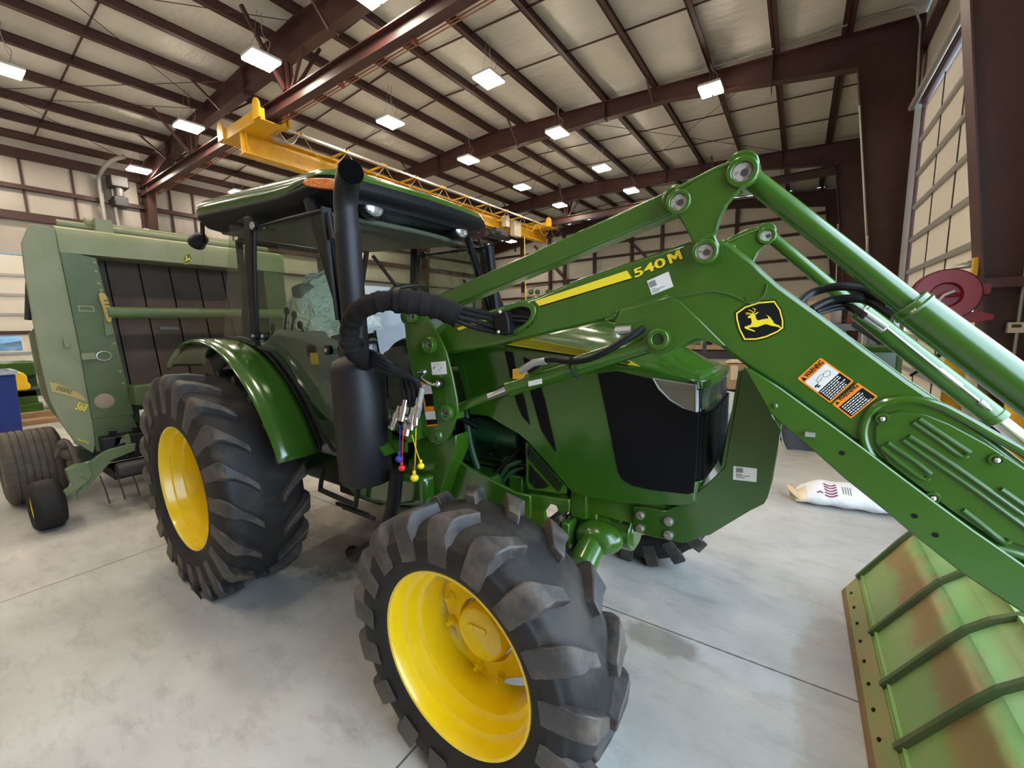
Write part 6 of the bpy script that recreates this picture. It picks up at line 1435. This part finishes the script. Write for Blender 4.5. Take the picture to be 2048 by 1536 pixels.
# boxes beyond the arm hoses
o = ything('cardboard_box', 'cardboard carton behind the black arching hoses', 'box', (1618, 602), (1660, 649), 8.6, .5, 'card', group='cardboard boxes')
b = MB(); ybox(b, (1600, 650), (1790, 660), 8.4, .8); a = PY((1605, 660), 8.5); c = PY((1755, 660), 8.5); b.box(a.x, a.x+.05, 8.5, 8.55, 0, a.z); b.box(c.x-.05, c.x, 8.5, 8.55, 0, a.z); b.box(a.x, a.x+.05, 9.1, 9.15, 0, a.z); b.box(c.x-.05, c.x, 9.1, 9.15, 0, a.z); tag(b.build('shelf_table', 'grey', None), 'grey table carrying cartons behind the loader arm', 'table')
ything('red_toolbox', 'dark red case with yellow strip beyond the arching hoses', 'toolbox', (1702, 598), (1733, 649), 8.6, .4, 'red')
ything('white_packet', 'white paper packet standing up behind the arching hoses', 'packet', (1665, 566), (1682, 649), 8.8, .2, 'bag')
ything('yellow_case', 'yellow case next to the red one beyond the hoses', 'toolbox', (1738, 606), (1760, 649), 8.62, .4, 'cyellow')
# distant green machine seen over the loader arm
DM = thing('distant_machine', 'distant green machine with a wire rail, seen over the loader arm', 'farm machine', (-9, 22, 0))
b = MB(); a, c = PY((1040, 592), 22), PY((1190, 640), 22); b.box(a.x, c.x, 22, 24, .6, a.z-.1); b.build('machine_body', 'green', DM, bevel=.1)
b = MB(); 
for p in (1062, 1075, 1096, 1100): q = PY((p, 584), 21.9); b.sphere(q, .16, 10)
b.build('machine_top_parts', 'green', DM)
b = MB(); b.tube([PY(p, 21.9) for p in [(1063, 588), (1068, 574), (1074, 572), (1096, 570), (1101, 575)]], .02, 6); b.build('wire_rail', 'dkgrey', DM)
b = MB(); b.box(-14.2, -10.5, YF-.08, YF-.02, 0, 3.9); b.box(-14.2, -10.5, YF-.12, YF-.02, 3.85, 4.0); o = struct(b.build('door_3', 'doorp'), 'pale overhead door in the far gable wall')
b = MB()
for k in range(4): b.box(-14.0+k*.9, -13.3+k*.9, YF-.10, YF-.085, 3.15, 3.7)
b.build('bright_panes', mat('daylit_far_pane', (.8, .85, .9), .5, emit=((.8, .9, 1.0), 4.0)), o)
# ================================================================ LIGHT, SKY, CAMERA
w = bpy.data.worlds.new('overcast_sky'); bpy.context.scene.world = w; w.use_nodes = True
bg = w.node_tree.nodes['Background']; bg.inputs['Color'].default_value = (.62, .80, 1.0, 1); bg.inputs['Strength'].default_value = 8.0
for (y0, y1, z1) in ((-.9, 3.6, 4.6),):
    l = bpy.data.lights.new('daylight_portal', 'AREA'); l.shape = 'RECTANGLE'; l.size = z1; l.size_y = y1-y0; l.cycles.is_portal = True; l.energy = 1
    o = bpy.data.objects.new('daylight_portal', l); C.objects.link(o); o.location = (XR+.1, (y0+y1)/2, z1/2); o.rotation_euler = (0, math.radians(90), 0)
cam = bpy.data.cameras.new('camera'); co = bpy.data.objects.new('camera', cam); C.objects.link(co); bpy.context.scene.camera = co
cam.sensor_width = 36; cam.sensor_fit = 'HORIZONTAL'; cam.lens = F/2048*36; cam.clip_start = .02; cam.clip_end = 200
# camera axes in world space: columns = right, up, back
right = Vector((_ex.x, _ey.x, _ez.x)); down = Vector((_ex.y, _ey.y, _ez.y)); fwd = Vector((_ex.z, _ey.z, _ez.z))
m = Matrix((right, -down, -fwd)).transposed().to_4x4(); m.translation = CAM; co.matrix_world = m
sc = bpy.context.scene
sc.view_settings.view_transform = 'Standard'; sc.view_settings.look = 'None'; sc.view_settings.gamma = 1; sc.view_settings.exposure = EXPO; sc.view_settings.use_curve_mapping = False
sc.cycles.max_bounces = 8; sc.cycles.diffuse_bounces = 4; sc.cycles.transparent_max_bounces = 16; sc.cycles.caustics_reflective = False; sc.cycles.caustics_refractive = False
sc.cycles.sample_clamp_indirect = 6; sc.cycles.blur_glossy = .5
sc.cycles.use_denoising = True
